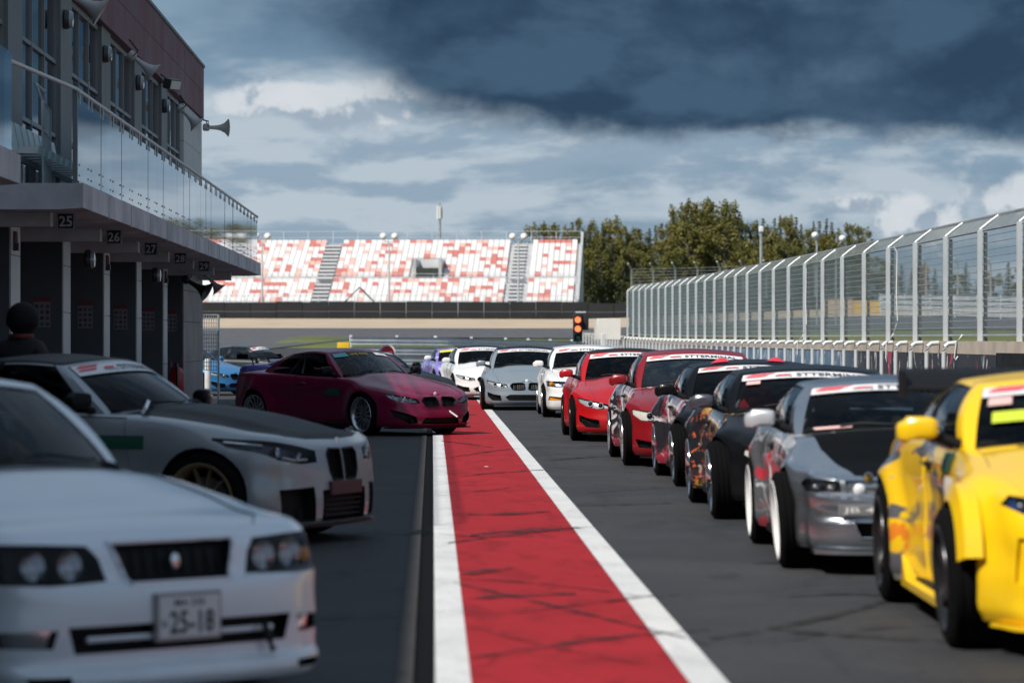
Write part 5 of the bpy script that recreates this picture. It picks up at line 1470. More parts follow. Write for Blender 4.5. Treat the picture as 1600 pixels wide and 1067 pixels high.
    # -------- extras
    def on_ws(s, sx, v, off=.006):
        p = s.ws_pt(sx, v); a = s.ws_pt(sx + .02, v) - s.ws_pt(sx - .02, v); b = s.ws_pt(sx, v + .02) - s.ws_pt(sx, v - .02)
        n = b.cross(a).normalized()
        if n.z < 0: n = -n
        return p + n * off
    def ws_strip(s, s0, s1, v0, v1, mat, off=.006, n=14, name='banner', parent=None, slant=0.0):
        bm = NB(); g = [[bm.verts.new(s.on_ws(s0 + (s1 - s0) * i / n + slant * j / 3, v0 + (v1 - v0) * j / 3, off)) for j in range(4)] for i in range(n + 1)]
        for i in range(n):
            for j in range(3): bm.faces.new([g[i][j], g[i + 1][j], g[i + 1][j + 1], g[i][j + 1]])
        return mobj(name, bm, mat, parent or s.root, 60)
    def banner(s, v0=.765, v1=.905, split=False, text='STTERMINAL', swoosh=True):
        """sun strip across the top of the windscreen; viewer's left is the car's right (+x)"""
        b = s.ws_strip(.955, -.955 if not split else -.05, v0, v1, white_vinyl, .007, 20, 'sun_strip')
        h = v1 - v0
        if swoosh:
            s.ws_strip(.93, .60, v0 + h * .66, v0 + h * .90, red_vinyl, .010, 8, 'red_stripe', b, -.10)
            s.ws_strip(.93, .66, v0 + h * .36, v0 + h * .56, red_vinyl, .010, 8, 'red_stripe', b, -.06)
            s.ws_strip(.52, .33, v0 + h * .40, v0 + h * .62, red_vinyl, .010, 6, 'red_mark', b, -.06)
            tb = text_bm('Racing', lambda a, q: s.on_ws(.50 - a, v0 + h * .14 + q, .012), .22, h * .28, .01); mobj('lettering', tb, dark_vinyl, b)
        w = 1.05
        def fn(a, q): return s.on_ws(.22 - a, v0 + h * .18 + q, .012)
        if not split:
            tb = text_bm(text, fn, w, h * .52, .02); mobj('lettering', tb, dark_vinyl, b)
        else:
            tb = text_bm(text[:3], lambda a, q: s.on_ws(.24 - a, v0 + h * .15 + q, .012), .27, h * .6, .02); mobj('lettering', tb, dark_vinyl, b)
            tb = text_bm(text[3:], lambda a, q: s.on_ws(-.07 - a, v0 + h * .15 + q, .012), .62, h * .62, .03); mobj('lettering', tb, white_vinyl, b)
        return b
    def side_patch(s, y0, y1, z0, z1, mat, sg=1, name='side_sticker', off=.006, shear=0.0):
        bm = NB(); n = 8; m_ = 5; g = []
        for i in range(n + 1):
            r = []
            for j in range(m_ + 1):
                z = z0 + (z1 - z0) * j / m_; y = y0 + (y1 - y0) * i / n + shear * j / m_
                v = (z - s.sill(y)) / (s.zs(y) - s.sill(y)); v = max(0, min(1, v))
                x = s.hw(y) * s.sp(v) + s.flare(y, z) + off
                r.append(bm.verts.new((sg * x, y, z)))
            g.append(r)
        for i in range(n):
            for j in range(m_): bm.faces.new([g[i][j], g[i + 1][j], g[i + 1][j + 1], g[i][j + 1]])
        return mobj(name, bm, mat, s.root, 60)
    def front_y(s, x, z):
        """y of the nose surface at x, z"""
        S = s.S; q = min(1, abs(x) / s.hw(s.yA)); cf = (1 - q ** S['n']) ** (1 / S['n'])
        yc = s.yA + S['D'] * cf
        v = max(0, min(1, (z - s.sill(yc)) / (s.zs(yc) - s.sill(yc))))
        return s.yA + (S['D'] - s.fp(v)) * cf
    def front_box(s, x0, x1, z0, z1, mat, name, d=.012, parent=None):
        y = max(s.front_y(x0, (z0 + z1) / 2), s.front_y(x1, (z0 + z1) / 2), s.front_y((x0 + x1) / 2, (z0 + z1) / 2))
        bm = NB(); box(bm, (x0, y - .01, z0), (x1, y + d, z1)); bmesh.ops.bevel(bm, geom=bm.edges[:], offset=.003, segments=1, affect='EDGES')
        return mobj(name, bm, mat, parent or s.root), y + d
    def splitter(s, z, out=.05, wid=.80, th=.018, mat=None, name='front_splitter'):
        bm = NB(); pts = []
        for k in range(21):
            x = -wid + 2 * wid * k / 20; pts.append((x, s.front_y(x * .98, s.S['sill_f'] + .02) + out))
        poly = pts + [(wid, .42), (-wid, .42)]
        prism(bm, poly, z, z + th, 'z'); return mobj(name, bm, mat or gloss_black, s.root, 40)
    def wing(s, y, z, half, mat, chord=.28, stand=True, ep=.14):
        bm = NB(); prof = []
        for k in range(13): t = k / 12; prof.append((y + chord / 2 - chord * t, z + .045 * math.sin(PI * t) * .6 + .115 * t ** 1.4))
        prof += [(p[0], p[1] - .016) for p in reversed(prof)]
        prism(bm, prof, -half, half, 'x'); w = mobj('rear_wing', bm, mat, s.root, 40)
        for sg in (1, -1):
            b = NB(); box(b, (sg * half - .006, y - chord * .50, z - ep * .6), (sg * half + .006, y + chord * .50, z + ep)); mobj('end_plate', b, mat, w)
            if stand:
                b = NB(); tube(b, [(sg * .35, y, z), (sg * .35, y + .06, s.top_z(.35, y + .06) - .01)], [.014, .02], 6); mobj('wing_stand', b, black, w)
        return w
def heading(a):
    """a degrees from +X turned towards the camera"""
    return (math.cos(R(a)), -math.sin(R(a)))
FACE = (0.0, -1.0)
# ------------------------------------------------------------------ the cars in the photograph
red_p = paint('paint_red', (0.46, 0.005, 0.009), 0.1, 0.32)
deepred_p = paint('paint_deep_red', (0.24, 0.005, 0.010), 0.1, 0.34)
maroon_p = paint('paint_maroon', (0.20, 0.002, 0.042), 0.1, 0.33, 0.4)
greym_p = paint('paint_nardo_grey', (0.21, 0.25, 0.29), 0.1, 0.35)
greyblue_p = paint('paint_grey', (0.34, 0.365, 0.39), 0.25, 0.3)
silver_p = paint('paint_silver', (0.40, 0.43, 0.47), 0.9, 0.27)
white_p = paint('paint_white', (0.80, 0.80, 0.80), 0.0, 0.3)
pearl_p = paint('paint_pearl', (0.74, 0.78, 0.84), 0.1, 0.22)
yellow_p = paint('paint_yellow', (0.90, 0.56, 0.005), 0.0, 0.3)
black_p = paint('paint_black', (0.005, 0.0055, 0.007), 0.0, 0.3, 0.05, 0.12)
blue_p = paint('paint_blue', (0.04, 0.22, 0.48), 0.3, 0.3)
dark_p = paint('paint_dark_grey', (0.03, 0.034, 0.038), 0.3, 0.3)
purple_p = livery('wrap_purple', (0.22, 0.17, 0.55), [(0.55, 0.55, 0.72), (0.10, 0.07, 0.35)], 1.8, .54)
redwrap = livery('wrap_red_black', (0.02, 0.018, 0.022), [(0.45, 0.03, 0.06), (0.60, 0.55, 0.58), (0.03, 0.03, 0.05)], 1.5, .53, 2.0)
goldwrap = livery('wrap_gold', (0.015, 0.015, 0.018), [(0.70, 0.36, 0.02), (0.02, 0.02, 0.03), (0.62, 0.12, 0.04), (0.55, 0.52, 0.46)], 1.9, .555, 5.0)
silverwrap = livery('wrap_silver', (0.10, 0.11, 0.12), [(0.50, 0.04, 0.06), (0.50, 0.50, 0.52)], 1.2, .56, 1.0)
yellowwrap = livery('wrap_yellow', (0.84, 0.52, 0.01), [(0.10, 0.10, 0.11), (0.75, 0.22, 0.02), (0.30, 0.33, 0.30)], 1.15, .56, 4.0)

def bmw_front(dz=0.0, rings=True, intake=True, surround=None):
    Z = lambda pl: [(x, z + dz) for x, z in pl]
    f = [dict(k='hole', name='grille', p=Z([(.035, .455), (.05, .575), (.10, .592), (.30, .582), (.355, .535), (.31, .455), (.26, .440), (.08, .440)]), d=.06, bars=7, frame=surround or gloss_black, wall=gloss_black),
         dict(k='lamp', p=Z([(.40, .490), (.42, .555), (.60, .595), (.86, .650), (.84, .580), (.74, .520), (.56, .480)]), d=.05, floor=pbr('lamp_floor', (.55, .56, .58), .3, .3),
              bulbs=[(.53, .535, .042, 'ring'), (.68, .560, .042, 'ring')] if rings else [(.53, .53, .036, 'bowl'), (.68, .55, .036, 'bowl')])]
    if intake:
        f += [dict(k='hole', name='air_intake', mir=False, p=Z([(-.38, .215), (.38, .215), (.46, .290), (.36, .340), (-.36, .340), (-.46, .290)]), d=.07, slats=3),
              dict(k='hole', name='brake_duct', p=Z([(.53, .205), (.74, .215), (.83, .30), (.845, .395), (.70, .345), (.56, .325)]), d=.08)]
    return f
def bmw_spec(**kw):
    a = dict(wb=2.80, fo=.80, ro=.92, n=2.6, znose=.62, zax=.785, hood_bulge=.016, wnose=.85, wax=.89, wrax=.91, track=.815, tw=.245, front=bmw_front())
    a.update(kw); return base_spec(**a)

def badge(car, z, r=.035):
    bm = NB(); lathe(bm, [(.001, .008), (r * .7, .008), (r, .003), (r, 0)], 20, 'y', 0)
    return mobj('badge', bm, lampwhite, car.root, 40, (0, car.front_y(0, z) + .004, z))

# ---- white saloon in the left foreground
sp = base_spec(lip=False, wb=2.73, fo=.86, ro=1.08, D=.42, n=3.6, Dr=.4, wnose=.83, wax=.86, wdoor=.86, wrax=.865, wtail=.84, mirrors=(1,), sill_f=.085, sill_m=.14, znose=.69, zax=.80, zcowl=.905, zbelt=.925, zrax=.95, ztail=.96,
     H=1.37, crown_f=.02, crown=.05, flare=.012, track=.76, detail=1.25, style='dark5', rim=silver_rim, steer=0,
     fprof=[(0, .02), (.05, .0), (.13, .012), (.16, .055), (.20, .06), (.45, .055), (.60, .058), (.68, .068), (.72, .115), (.85, .135), (.94, .155), (1, .21)],
     cab=dict(wy=-.48, wbow=.26, ry=-1.20, rbow=.08, ry1=-2.42, by1=-3.02, bbow=.12, rbow1=.06, bwf=.71, bwm=.785, bwr=.70, rwf=.585, rwm=.62, rwr=.57, b0=.44, b1=.47, c1=.88), hood_bulge=.0,
     hood_poly=[(.70, -.62), (.69, -.05), (.62, .45), (.50, .60), (.37, .635), (0, .645)], door_y=(-.58, -1.45),
     front=[dict(k='hole', name='grille', mir=False, p=[(-.315, .672), (-.255, .505), (.255, .505), (.315, .672)], d=.05, bars=9, frame=pearl_p, fr=.010),
            dict(k='lamp', p=[(.350, .520), (.375, .61), (.42, .664), (.62, .675), (.86, .682), (.86, .520), (.62, .510)], d=.09, floor=black, bulbs=[(.49, .585, .058, 'bowl'), (.65, .588, .058, 'bowl'), (.79, .575, .03, 'amber')]),
            dict(k='hole', name='air_intake', mir=False, p=[(-.56, .345), (.56, .345), (.53, .235), (-.53, .235)], d=.07, slats=1, sth=.013, smat=pearl_p),
            dict(k='hole', name='fog_light', p=[(.60, .335), (.62, .26), (.80, .265), (.81, .33)], d=.05, floor=chrome),
            dict(k='hole', name='brake_duct', p=[(.57, .150), (.57, .115), (.72, .115), (.74, .150)], d=.05)])
a = 50
h = heading(a)
chaser = Car('parked_saloon', 'pearl white saloon with 25-18 number plate, nose filling the lower left corner', 'car', (-.98 - h[0] * .86, 12.95 - h[1] * .86, 0), h, pearl_p, sp)
pl, y = chaser.front_box(-.165, .165, .265, .465, pbr('plate_frame', (.30, .30, .31), .35, .6), 'number_plate', .020)
b = NB(); box(b, (-.150, y, .280), (.150, y + .004, .450)); mobj('plate_face', b, pbr('plate_white', (.66, .66, .67), .5), pl)
ink = pbr('plate_ink', (.02, .03, .03), .5)
mobj('plate_number', text_bm('25-18', lambda u, w: Vector((.100 - u, y + .006, .295 + w)), .225, .095, .02), ink, pl)
mobj('plate_region', text_bm('MA 330', lambda u, w: Vector((.075 - u, y + .006, .408 + w)), .15, .030, .005), ink, pl)
mobj('plate_kana', text_bm('h', lambda u, w: Vector((.138 - u, y + .006, .325 + w)), .026, .032, .005), ink, pl)
b = NB(); bmesh.ops.create_uvsphere(b, u_segments=14, v_segments=10, radius=1)
for v in b.verts: v.co = Vector((v.co.x * .026, v.co.y * .012, v.co.z * .034))
mobj('badge', b, chrome, chaser.root, 60, (0, chaser.front_y(0, .58) - .005, .585))
b = NB(); tube(b, [(-.40, .800, .33), (-.40, .84, .25), (-.43, .83, .20)], [.012, .020, .016], 8); mobj('tow_strap', b, black, chaser.root, 60)
b = NB(); tube(b, [(.15, chaser.S['cab']['wy'] - .0, .945), (.62, -.60, 1.03)], .009, 6); mobj('wiper', b, black, chaser.root, 60)

# ---- grey coupe with carbon bonnet
sp = base_spec(lip=False, wb=2.75, fo=.73, ro=.93, D=.44, n=3.0, wnose=.87, wax=.905, wdoor=.875, wrax=.92, znose=.765, zax=.86, zcowl=.955, zbelt=.965, zrax=1.0, H=1.40, detail=1.2, flare=.045, flw=.12, rt=.345, rr=.262, archR=.375, track=.80, tw=.28,
     style='thin', rim=bronze_rim, hood_mat=carbon, hood_bulge=.022, roof_mat=carbon, glass=darkglass, mirror=black_p, steer=0, door_y=(-.66, -1.85),
     cab=dict(wy=-.60, wbow=.28, ry=-1.28, rbow=.09, ry1=-2.35, by1=-3.02, bbow=.14, rbow1=.07, bwf=.725, bwm=.795, bwr=.69, rwf=.585, rwm=.625, rwr=.56, b0=.50, b1=.55, c1=.86),
     fprof=[(0, .05), (.08, .01), (.3, .0), (.5, .01), (.70, .025), (.86, .045), (.94, .06), (1, .12)],
     front=[dict(k='hole', name='grille', p=[(.03, .47), (.03, .695), (.20, .70), (.245, .66), (.225, .53), (.18, .47)], d=.07, bars=4, frame=gloss_black, wall=black),
            dict(k='lamp', p=[(.40, .605), (.40, .690), (.62, .735), (.92, .795), (.91, .72), (.78, .630), (.60, .597)], d=.07, floor=pbr('lamp_floor2', (.06, .06, .07), .25, .7), bulbs=[(.76, .690, .036, 'bowl'), (.58, .650, .036, 'bowl')], strips=[([(.48, .625), (.62, .625), (.72, .645)], lampwhite), ([(.82, .735), (.89, .76)], lampwhite)]),
            dict(k='hole', name='air_intake', mir=False, p=[(-.36, .17), (.36, .17), (.36, .40), (-.36, .40)], d=.08, slats=5),
            dict(k='hole', name='brake_duct', p=[(.46, .18), (.76, .185), (.78, .41), (.48, .425)], d=.09, frame=gloss_black, fr=.006)])
h = heading(24)
m2 = Car('parked_coupe', 'grey coupe with black carbon bonnet beside the white saloon', 'car', (-1.31, 23.75, 0), h, greyblue_p, sp)
m2.banner(.72, .905)
m2.side_patch(-.50, -.98, .70, .80, green_vinyl, 1, 'door_sticker')
o, y = m2.front_box(-.26, .26, .36, .46, pbr('plate_dark_red', (.07, .025, .028), .5), 'number_plate', .02)
m2.splitter(.13, .03, .82)
badge(m2, .745)
b = NB(); box(b, (.05, -.012, -.02), (.35, .012, .03)); w = mobj('wiper', b, lampwhite, m2.root); w.location = m2.on_ws(.55, .12, .02); w.rotation_euler = (R(-35), R(10), R(25))

# ---- maroon coupe across the red lane
fr = bmw_front(.02, rings=False, intake=False)
fr += [dict(k='hole', name='brake_duct', p=[(.46, .20), (.60, .19), (.80, .30), (.84, .42), (.66, .36), (.50, .30)], d=.09),
       dict(k='hole', name='air_intake', mir=False, p=[(-.40, .185), (.40, .185), (.34, .285), (-.34, .285)], d=.07, slats=2)]
fr[1]['bulbs'] = [(.55, .565, .035, 'bowl'), (.70, .585, .035, 'bowl')]; fr[1]['strips'] = [([(.62, .535), (.62, .61)], lampwhite), ([(.76, .56), (.78, .64)], lampwhite), ([(.45, .535), (.60, .53)], lampwhite)]
fr[1]['floor'] = pbr('lamp_floor3', (.45, .46, .48), .25, .6)
sp = bmw_spec(lip=False, wb=2.70, fo=.87, ro=.88, wnose=.89, front=fr, znose=.645, zax=.80, zcowl=.92, zbelt=.93, zrax=.99, ztail=.97, H=1.38, flare=.05, flw=.12, wdoor=.88, wax=.93, wrax=.95, track=.82, rt=.335, rr=.272, archR=.37, style='multi', rim=silver_rim, steer=R(-6), cage=True, glass=glass('car_glass_pale', (.60, .64, .66), 0.0, ior=1.25), wsglass=glass('car_glass_open', (.86, .89, .90), 0.01, ior=1.3), mirror=black_p, detail=1.15, hood_bulge=.02,
     cab=dict(wy=-.46, wbow=.26, ry=-1.15, rbow=.09, ry1=-2.20, by1=-2.92, bbow=.14, rbow1=.07, bwf=.71, bwm=.785, bwr=.68, rwf=.575, rwm=.61, rwr=.55, b0=.50, b1=.545, c1=.84))
maroon = Car('drift_coupe', 'maroon coupe with silver multi-spoke wheels parked nose across the red lane', 'car', (-.42, 50.25, 0), heading(48), maroon_p, sp)
maroon.ws_strip(.94, .55, .76, .905, pbr('teal_vinyl', (.10, .45, .50), .4), .006, 8, 'sun_strip', None, 0)
mobj('sun_strip_text', text_bm('LIVE FAST', lambda u, w: maroon.on_ws(.48 - u, .79 + w, .008), .62, .085, .02), yellow_vinyl, maroon.root)
maroon.ws_strip(-.40, -.94, .80, .905, white_vinyl, .006, 8, 'sun_strip', None, 0)
maroon.splitter(.115, .05, .84)
maroon.side_patch(-.60, -.95, .62, .73, green_vinyl, 1, 'door_sticker')
badge(maroon, .655, .034)
b = NB(); tube(b, [(-.16, .82, .40), (-.27, .93, .29)], .016, 8); mobj('tow_hook', b, lampwhite, maroon.root, 60)
b = NB(); tube(b, [(-.45, .80, .36), (-.45, .82, .28)], .012, 8); mobj('tow_strap', b, lampwhite, maroon.root, 60)
# ---- black coupe behind the maroon one
sp = bmw_spec(detail=.7, H=1.33, znose=.62, front=[dict(k='lamp', p=[(.45, .50), (.45, .58), (.80, .64), (.82, .56), (.60, .50)], d=.06, floor=chrome, bulbs=[(.58, .55, .035, 'bowl')]), dict(k='hole', mir=False, p=[(-.4, .22), (.4, .22), (.36, .40), (-.36, .40)], d=.06)], wsglass=clearglass, rim=dark_rim, style='dark5')
c_ = Car('track_coupe', 'black coupe with pale roof edge half hidden behind the maroon coupe', 'car', (-.40, 62.6, 0), heading(44), black_p, sp)
c_.ws_strip(.955, -.955, .84, .905, white_vinyl, .006, 12, 'sun_strip')

# ---- purple winged car behind the maroon one
sp = bmw_spec(detail=.7, H=1.27, rim=dark_rim, style='dark5')
c_ = Car('winged_coupe', 'purple coupe with a black rear wing behind the tail of the maroon coupe', 'car', (-.80, 68.4, 0), heading(28), purple_p, sp)
c_.wing(-3.45, 1.13, .72, black, ep=.07)

# ---- dark coupe far left
sp = bmw_spec(detail=.7, H=1.37, rim=silver_rim, style='multi', glass=glass('car_glass_mid', (.45, .50, .52), .05))
c_ = Car('dark_coupe', 'dark grey coupe with white and red sun strip beyond the building end', 'car', (-4.40, 98, 0.0), heading(24), dark_p, sp)
c_.banner(.70, .905)

# ---- blue coupe at the building corner
sp = bmw_spec(detail=.8, H=1.36, rim=dark_rim, style='dark5')
blue = Car('blue_coupe', 'light blue coupe peeking out behind the corner of the pit building', 'car', (-5.85, 86.5, 0), heading(38), blue_p, sp)

# ---- car with purple hood and yellow sun strip
sp = bmw_spec(detail=.7, H=1.30, znose=.60, front=[dict(k='lamp', p=[(.50, .50), (.50, .58), (.82, .63), (.82, .54), (.66, .49)], d=.05, floor=chrome, bulbs=[(.62, .54, .04, 'bowl')]), dict(k='hole', mir=False, p=[(-.45, .20), (.45, .20), (.40, .40), (-.40, .40)], d=.06)], mirror=white_p)
c_ = Car('drift_coupe', 'purple and white drift car with a yellow sun strip behind the white coupe', 'car', (.95, 90.5, 0), (.12, -1), purple_p, sp)
c_.ws_strip(.955, -.955, .74, .905, pbr('lemon_vinyl', (.80, .66, .05), .4), .006, 12, 'sun_strip')

# ---- white coupe
sp = bmw_spec(detail=.9, H=1.38, front=bmw_front(), roof_mat=carbon, hood_bulge=.02)
c_ = Car('drift_coupe', 'white coupe with black twin kidney grille left of the grey coupe', 'car', (1.42, 79.6, 0), (.10, -1), white_p, sp)
c_.banner(.73, .905); badge(c_, .635)

# ---- grey coupe in the pit lane
sp = bmw_spec(H=1.385, front=bmw_front(), roof_mat=carbon, hood_bulge=.022, flare=.05, track=.85, wnose=.86, wax=.91, tw=.28)
c_ = Car('drift_coupe', 'grey coupe with black kidney grille and carbon roof, facing the camera in mid lane', 'car', (2.04, 68.0, 0), (-.01, -1), greym_p, sp)
c_.banner(.77, .905); badge(c_, .635)

# ---- white saloon in the queue
sp = base_spec(wb=2.70, fo=.82, ro=1.0, D=.46, n=3.2, wnose=.83, wax=.87, H=1.42, znose=.70, zax=.85, zcowl=.94, zbelt=.95, sill_f=.16, track=.80, flare=.03,
     cab=dict(wy=-.48, wbow=.26, ry=-1.20, rbow=.08, ry1=-2.35, by1=-2.98, bbow=.12, rbow1=.06, bwf=.71, bwm=.785, bwr=.70, rwf=.585, rwm=.62, rwr=.57, b0=.44, b1=.47, c1=.88),
     front=[dict(k='lamp', p=[(.40, .60), (.42, .70), (.85, .715), (.84, .61), (.60, .585)], d=.06, floor=chrome, bulbs=[(.52, .65, .042, 'bowl'), (.76, .655, .045, 'amber')]),
            dict(k='hole', name='grille', mir=False, p=[(-.34, .68), (-.30, .58), (.30, .58), (.34, .68)], d=.05, slats=4, smat=chrome),
            dict(k='hole', name='fog_light', p=[(.56, .40), (.56, .33), (.82, .34), (.80, .42)], d=.05, floor=amber),
            dict(k='hole', mir=False, p=[(-.50, .22), (.50, .22), (.48, .40), (-.48, .40)], d=.06, slats=2)])
c_ = Car('drift_saloon', 'white saloon with amber corner lamps between the grey and the bright red coupe', 'car', (3.08, 61.5, 0), FACE, white_p, sp)
c_.banner(.74, .905)

# ---- bright red coupe
sp = bmw_spec(H=1.385, front=bmw_front(surround=gloss_black), roof_mat=carbon, hood_bulge=.022, flare=.05, track=.84, wnose=.845, wax=.90, rim=dark_rim, style='dark5')
c_ = Car('drift_coupe', 'bright red coupe with ringed headlights and black roof in the queue', 'car', (3.03, 47.1, 0), FACE, red_p, sp)
c_.banner(.75, .905); badge(c_, .635)
c_.side_patch(-.6, -1.3, .50, .64, white_vinyl, 1)

# ---- deep red coupe with red roof
fr = bmw_front(.02, rings=True)
fr[1] = dict(k='lamp', p=[(.54, .555), (.55, .635), (.70, .665), (.87, .685), (.87, .62), (.78, .550), (.66, .540)], d=.05, floor=pbr('lamp_cream', (.75, .72, .62), .3), bulbs=[(.675, .602, .048, 'ring')])
fr[2]['p'] = [(-.50, .20), (.50, .20), (.44, .32), (-.44, .32)]
fr[3]['p'] = [(.62, .22), (.80, .23), (.84, .33), (.66, .30)]
sp = bmw_spec(wb=2.76, H=1.40, front=fr, znose=.66, zax=.82, zcowl=.92, zbelt=.935, flare=.06, flw=.11, track=.86, wnose=.83, wax=.88, wrax=.92, tw=.24, rim=silver_rim, style='mesh', wsglass=glass('car_glass_violet', (.12, .11, .14), .05), side_mat=redwrap, hood_bulge=.018)
c_ = Car('drift_coupe', 'deep red coupe with red roof and graphic-wrapped rear flank, cream headlight', 'car', (3.26, 37.7, 0), FACE, deepred_p, sp)
c_.banner(.77, .905); badge(c_, .675)

# ---- black coupe with red graphics
sp = base_spec(wb=2.60, fo=.80, ro=.90, H=1.30, znose=.60, zax=.78, zcowl=.88, zbelt=.90, flare=.075, flw=.10, track=.85, wnose=.78, wax=.86, wrax=.93, tw=.24, rt=.325, rim=chrome, style='mesh', glass=winglass, wsglass=darkglass, side_mat=redwrap, camber=R(4), mirror=black_p,
     front=[dict(k='lamp', p=[(.42, .50), (.42, .57), (.76, .60), (.76, .52)], d=.06, floor=chrome, bulbs=[(.56, .54, .035, 'bowl')]), dict(k='hole', mir=False, p=[(-.5, .20), (.5, .20), (.45, .38), (-.45, .38)], d=.08, slats=2)])
c_ = Car('drift_coupe', 'black coupe with red and silver graphics on its flank and red roof patches', 'car', (3.44, 32.3, 0), FACE, black_p, sp)
c_.banner(.77, .905)
for x0 in (-.36, .24):
    b = NB(); g = 6
    vv = [[b.verts.new((x0 + .02 + (.20 - .10 * j / g) * i / g + .0 * j, -1.22 - .30 * j / g, c_.roofc(-1.22 - .30 * j / g) - .055 * ((x0 + .02 + (.20 - .10 * j / g) * i / g) / .63) ** 2 + .012 + .03 * math.sin(PI * i / g) * math.sin(PI * j / g))) for j in range(g + 1)] for i in range(g + 1)]
    for i in range(g):
        for j in range(g): b.faces.new([vv[i][j], vv[i + 1][j], vv[i + 1][j + 1], vv[i][j + 1]])
    bmesh.ops.recalc_face_normals(b, faces=b.faces[:]); mobj('roof_vent', b, red_vinyl, c_.root, 60)
b = bbox_bevel((-.62, c_.S['cab']['wy'] - .34, .86), (.62, c_.S['cab']['wy'] - .20, .92), .02); mobj('dash_cover', b, pbr('red_cloth', (.55, .05, .04), .8), c_.root, 40)

# ---- black coupe with yellow and orange graphics, red seats
sp = base_spec(wb=2.65, fo=.82, ro=.92, H=1.29, znose=.60, zax=.77, zcowl=.87, zbelt=.89, flare=.075, flw=.10, track=.85, wnose=.76, wax=.86, wrax=.93, tw=.25, rt=.33, rr=.255, rim=chrome, style='mesh', glass=winglass, wsglass=clearglass, side_mat=goldwrap, camber=R(4), mirror=pbr('mirror_dark', (.10, .10, .12), .25, .5, .6), seats=seat_red, cage=True, sill_f=.16,
     front=[dict(k='lamp', p=[(.42, .525), (.42, .60), (.72, .612), (.735, .56), (.66, .52)], d=.05, floor=pbr('lamp_cream', (.75, .72, .62), .3), bulbs=[(.52, .562, .034, 'bowl'), (.62, .566, .028, 'amber')]), dict(k='hole', mir=False, p=[(-.46, .22), (.46, .22), (.42, .42), (-.42, .42)], d=.08, slats=2),
            dict(k='hole', name='brake_duct', p=[(.54, .22), (.70, .23), (.72, .30), (.55, .30)], d=.06)])
gold = Car('drift_coupe', 'black coupe with yellow and orange graphics on its flank and red bucket seats', 'car', (3.31, 26.4, 0), (-.015, -1), black_p, sp)
gold.banner(.76, .905)
bb = gold.ws_strip(.88, .70, .655, .735, pink_vinyl, .008, 4, 'round_sticker')
b = NB()
for k, (x, y_, l) in enumerate(((.52, -.46, .12), (.46, -.36, .20), (.36, -.28, .26), (.20, -.40, .22))):
    p = [(x, y_), (x - l, y_ + .05), (x - l - .03, y_ + .10), (x - .03, y_ + .06)]
    vv = [b.verts.new((q[0], q[1] + .10, gold.top_z(q[0], q[1] + .10) + .012)) for q in p]; b.faces.new(vv)
bmesh.ops.recalc_face_normals(b, faces=b.faces[:]); mobj('hood_lettering', b, yellow_vinyl, gold.root)
o, y = gold.front_box(.53, .68, .27, .345, pbr('sticker_red', (.45, .03, .06), .5), 'bumper_sticker', .006)
mobj('sticker_text', text_bm('Drift', lambda u, w: Vector((.67 - u, y + .003, .285 + w)), .13, .04, .01), pink_vinyl, o)

# ---- silver coupe with black bonnet
sp = base_spec(lip=False, wb=2.475, fo=.84, ro=1.0, D=.44, n=3.4, H=1.26, znose=.615, zax=.735, zcowl=.86, zbelt=.88, zrax=.92, flare=.05, flw=.10, track=.825, wnose=.78, wax=.845, wdoor=.84, wrax=.89, tw=.225, rt=.32, rr=.255, archR=.35, rim=white_rim, style='white5', glass=winglass, wsglass=clearglass, side_mat=silverwrap, hood_mat=pbr('matt_black', (.005, .0055, .0065), .6, spec=.03), camber=R(5), cage=True, crown_f=.02, detail=1.1, sill_f=.15,
     mirror=pbr('mirror_silver', (.55, .56, .60), .35, .3, .6),
     fprof=[(0, .05), (.08, .01), (.2, .0), (.38, .0), (.43, .03), (.55, .035), (.60, .015), (.72, .02), (.76, .065), (.95, .075), (1, .13)],
     hood_poly=[(.66, -.62), (.63, -.05), (.54, .45), (.48, .66), (.30, .685), (0, .69)],
     front=[dict(k='lamp', p=[(.575, .530), (.58, .605), (.77, .612), (.80, .575), (.78, .530)], d=.06, floor=chrome, bulbs=[(.64, .57, .030, 'bowl'), (.73, .572, .026, 'bowl')]),
            dict(k='hole', name='grille', mir=False, p=[(-.55, .605), (.55, .605), (.54, .525), (-.54, .525)], d=.03, wall=chrome, floor=pbr('grille_grey', (.30, .32, .34), .25, .8), slats=1, smat=chrome),
            dict(k='hole', name='air_intake', mir=False, p=[(-.50, .345), (.50, .345), (.46, .245), (-.46, .245)], d=.09, frame=chrome, fr=.007)])
silver = Car('drift_coupe', 'silver coupe with black carbon bonnet and white wheels behind the yellow car', 'car', (3.21, 20.7, 0), (-.03, -1), silver_p, sp)
silver.banner(.775, .905, split=True)
o, y = silver.front_box(.30, .60, .385, .455, pbr('plate_grey', (.30, .31, .33), .3, .4), 'number_plate', .02)
mobj('plate_number', text_bm('JB 4', lambda u, w: Vector((.57 - u, y + .003, .395 + w)), .20, .045, .01), white_vinyl, o)
silver.ws_strip(.88, .52, .07, .115, pink_vinyl, .010, 6, 'long_sticker', None, -.02)
b = NB()
for x in (-.02, -.28):
    lathe(b, [(.001, .02), (.035, .02), (.045, 0)], 14, 'y', c=(x, -1.28, .93))
mobj('gauge_pods', b, yellow_vinyl, silver.root, 60)
b = NB(); lathe(b, [(.001, .012), (.03, .010), (.038, 0)], 20, 'y', c=(.46, silver.front_y(.46, .52) + .0, .55)); mobj('glare_disc', b, lampwhite, silver.root, 60)  # white disc painting the glare of the chrome emblem
b = NB(); lathe(b, [(.001, .012), (.03, .01), (.034, 0)], 16, 'y', c=(.40, silver.front_y(.40, .60) - .02, .625)); mobj('badge', b, chrome, silver.root, 60)
silver.splitter(.135, .02, .74, .025, silver_p, 'front_lip')

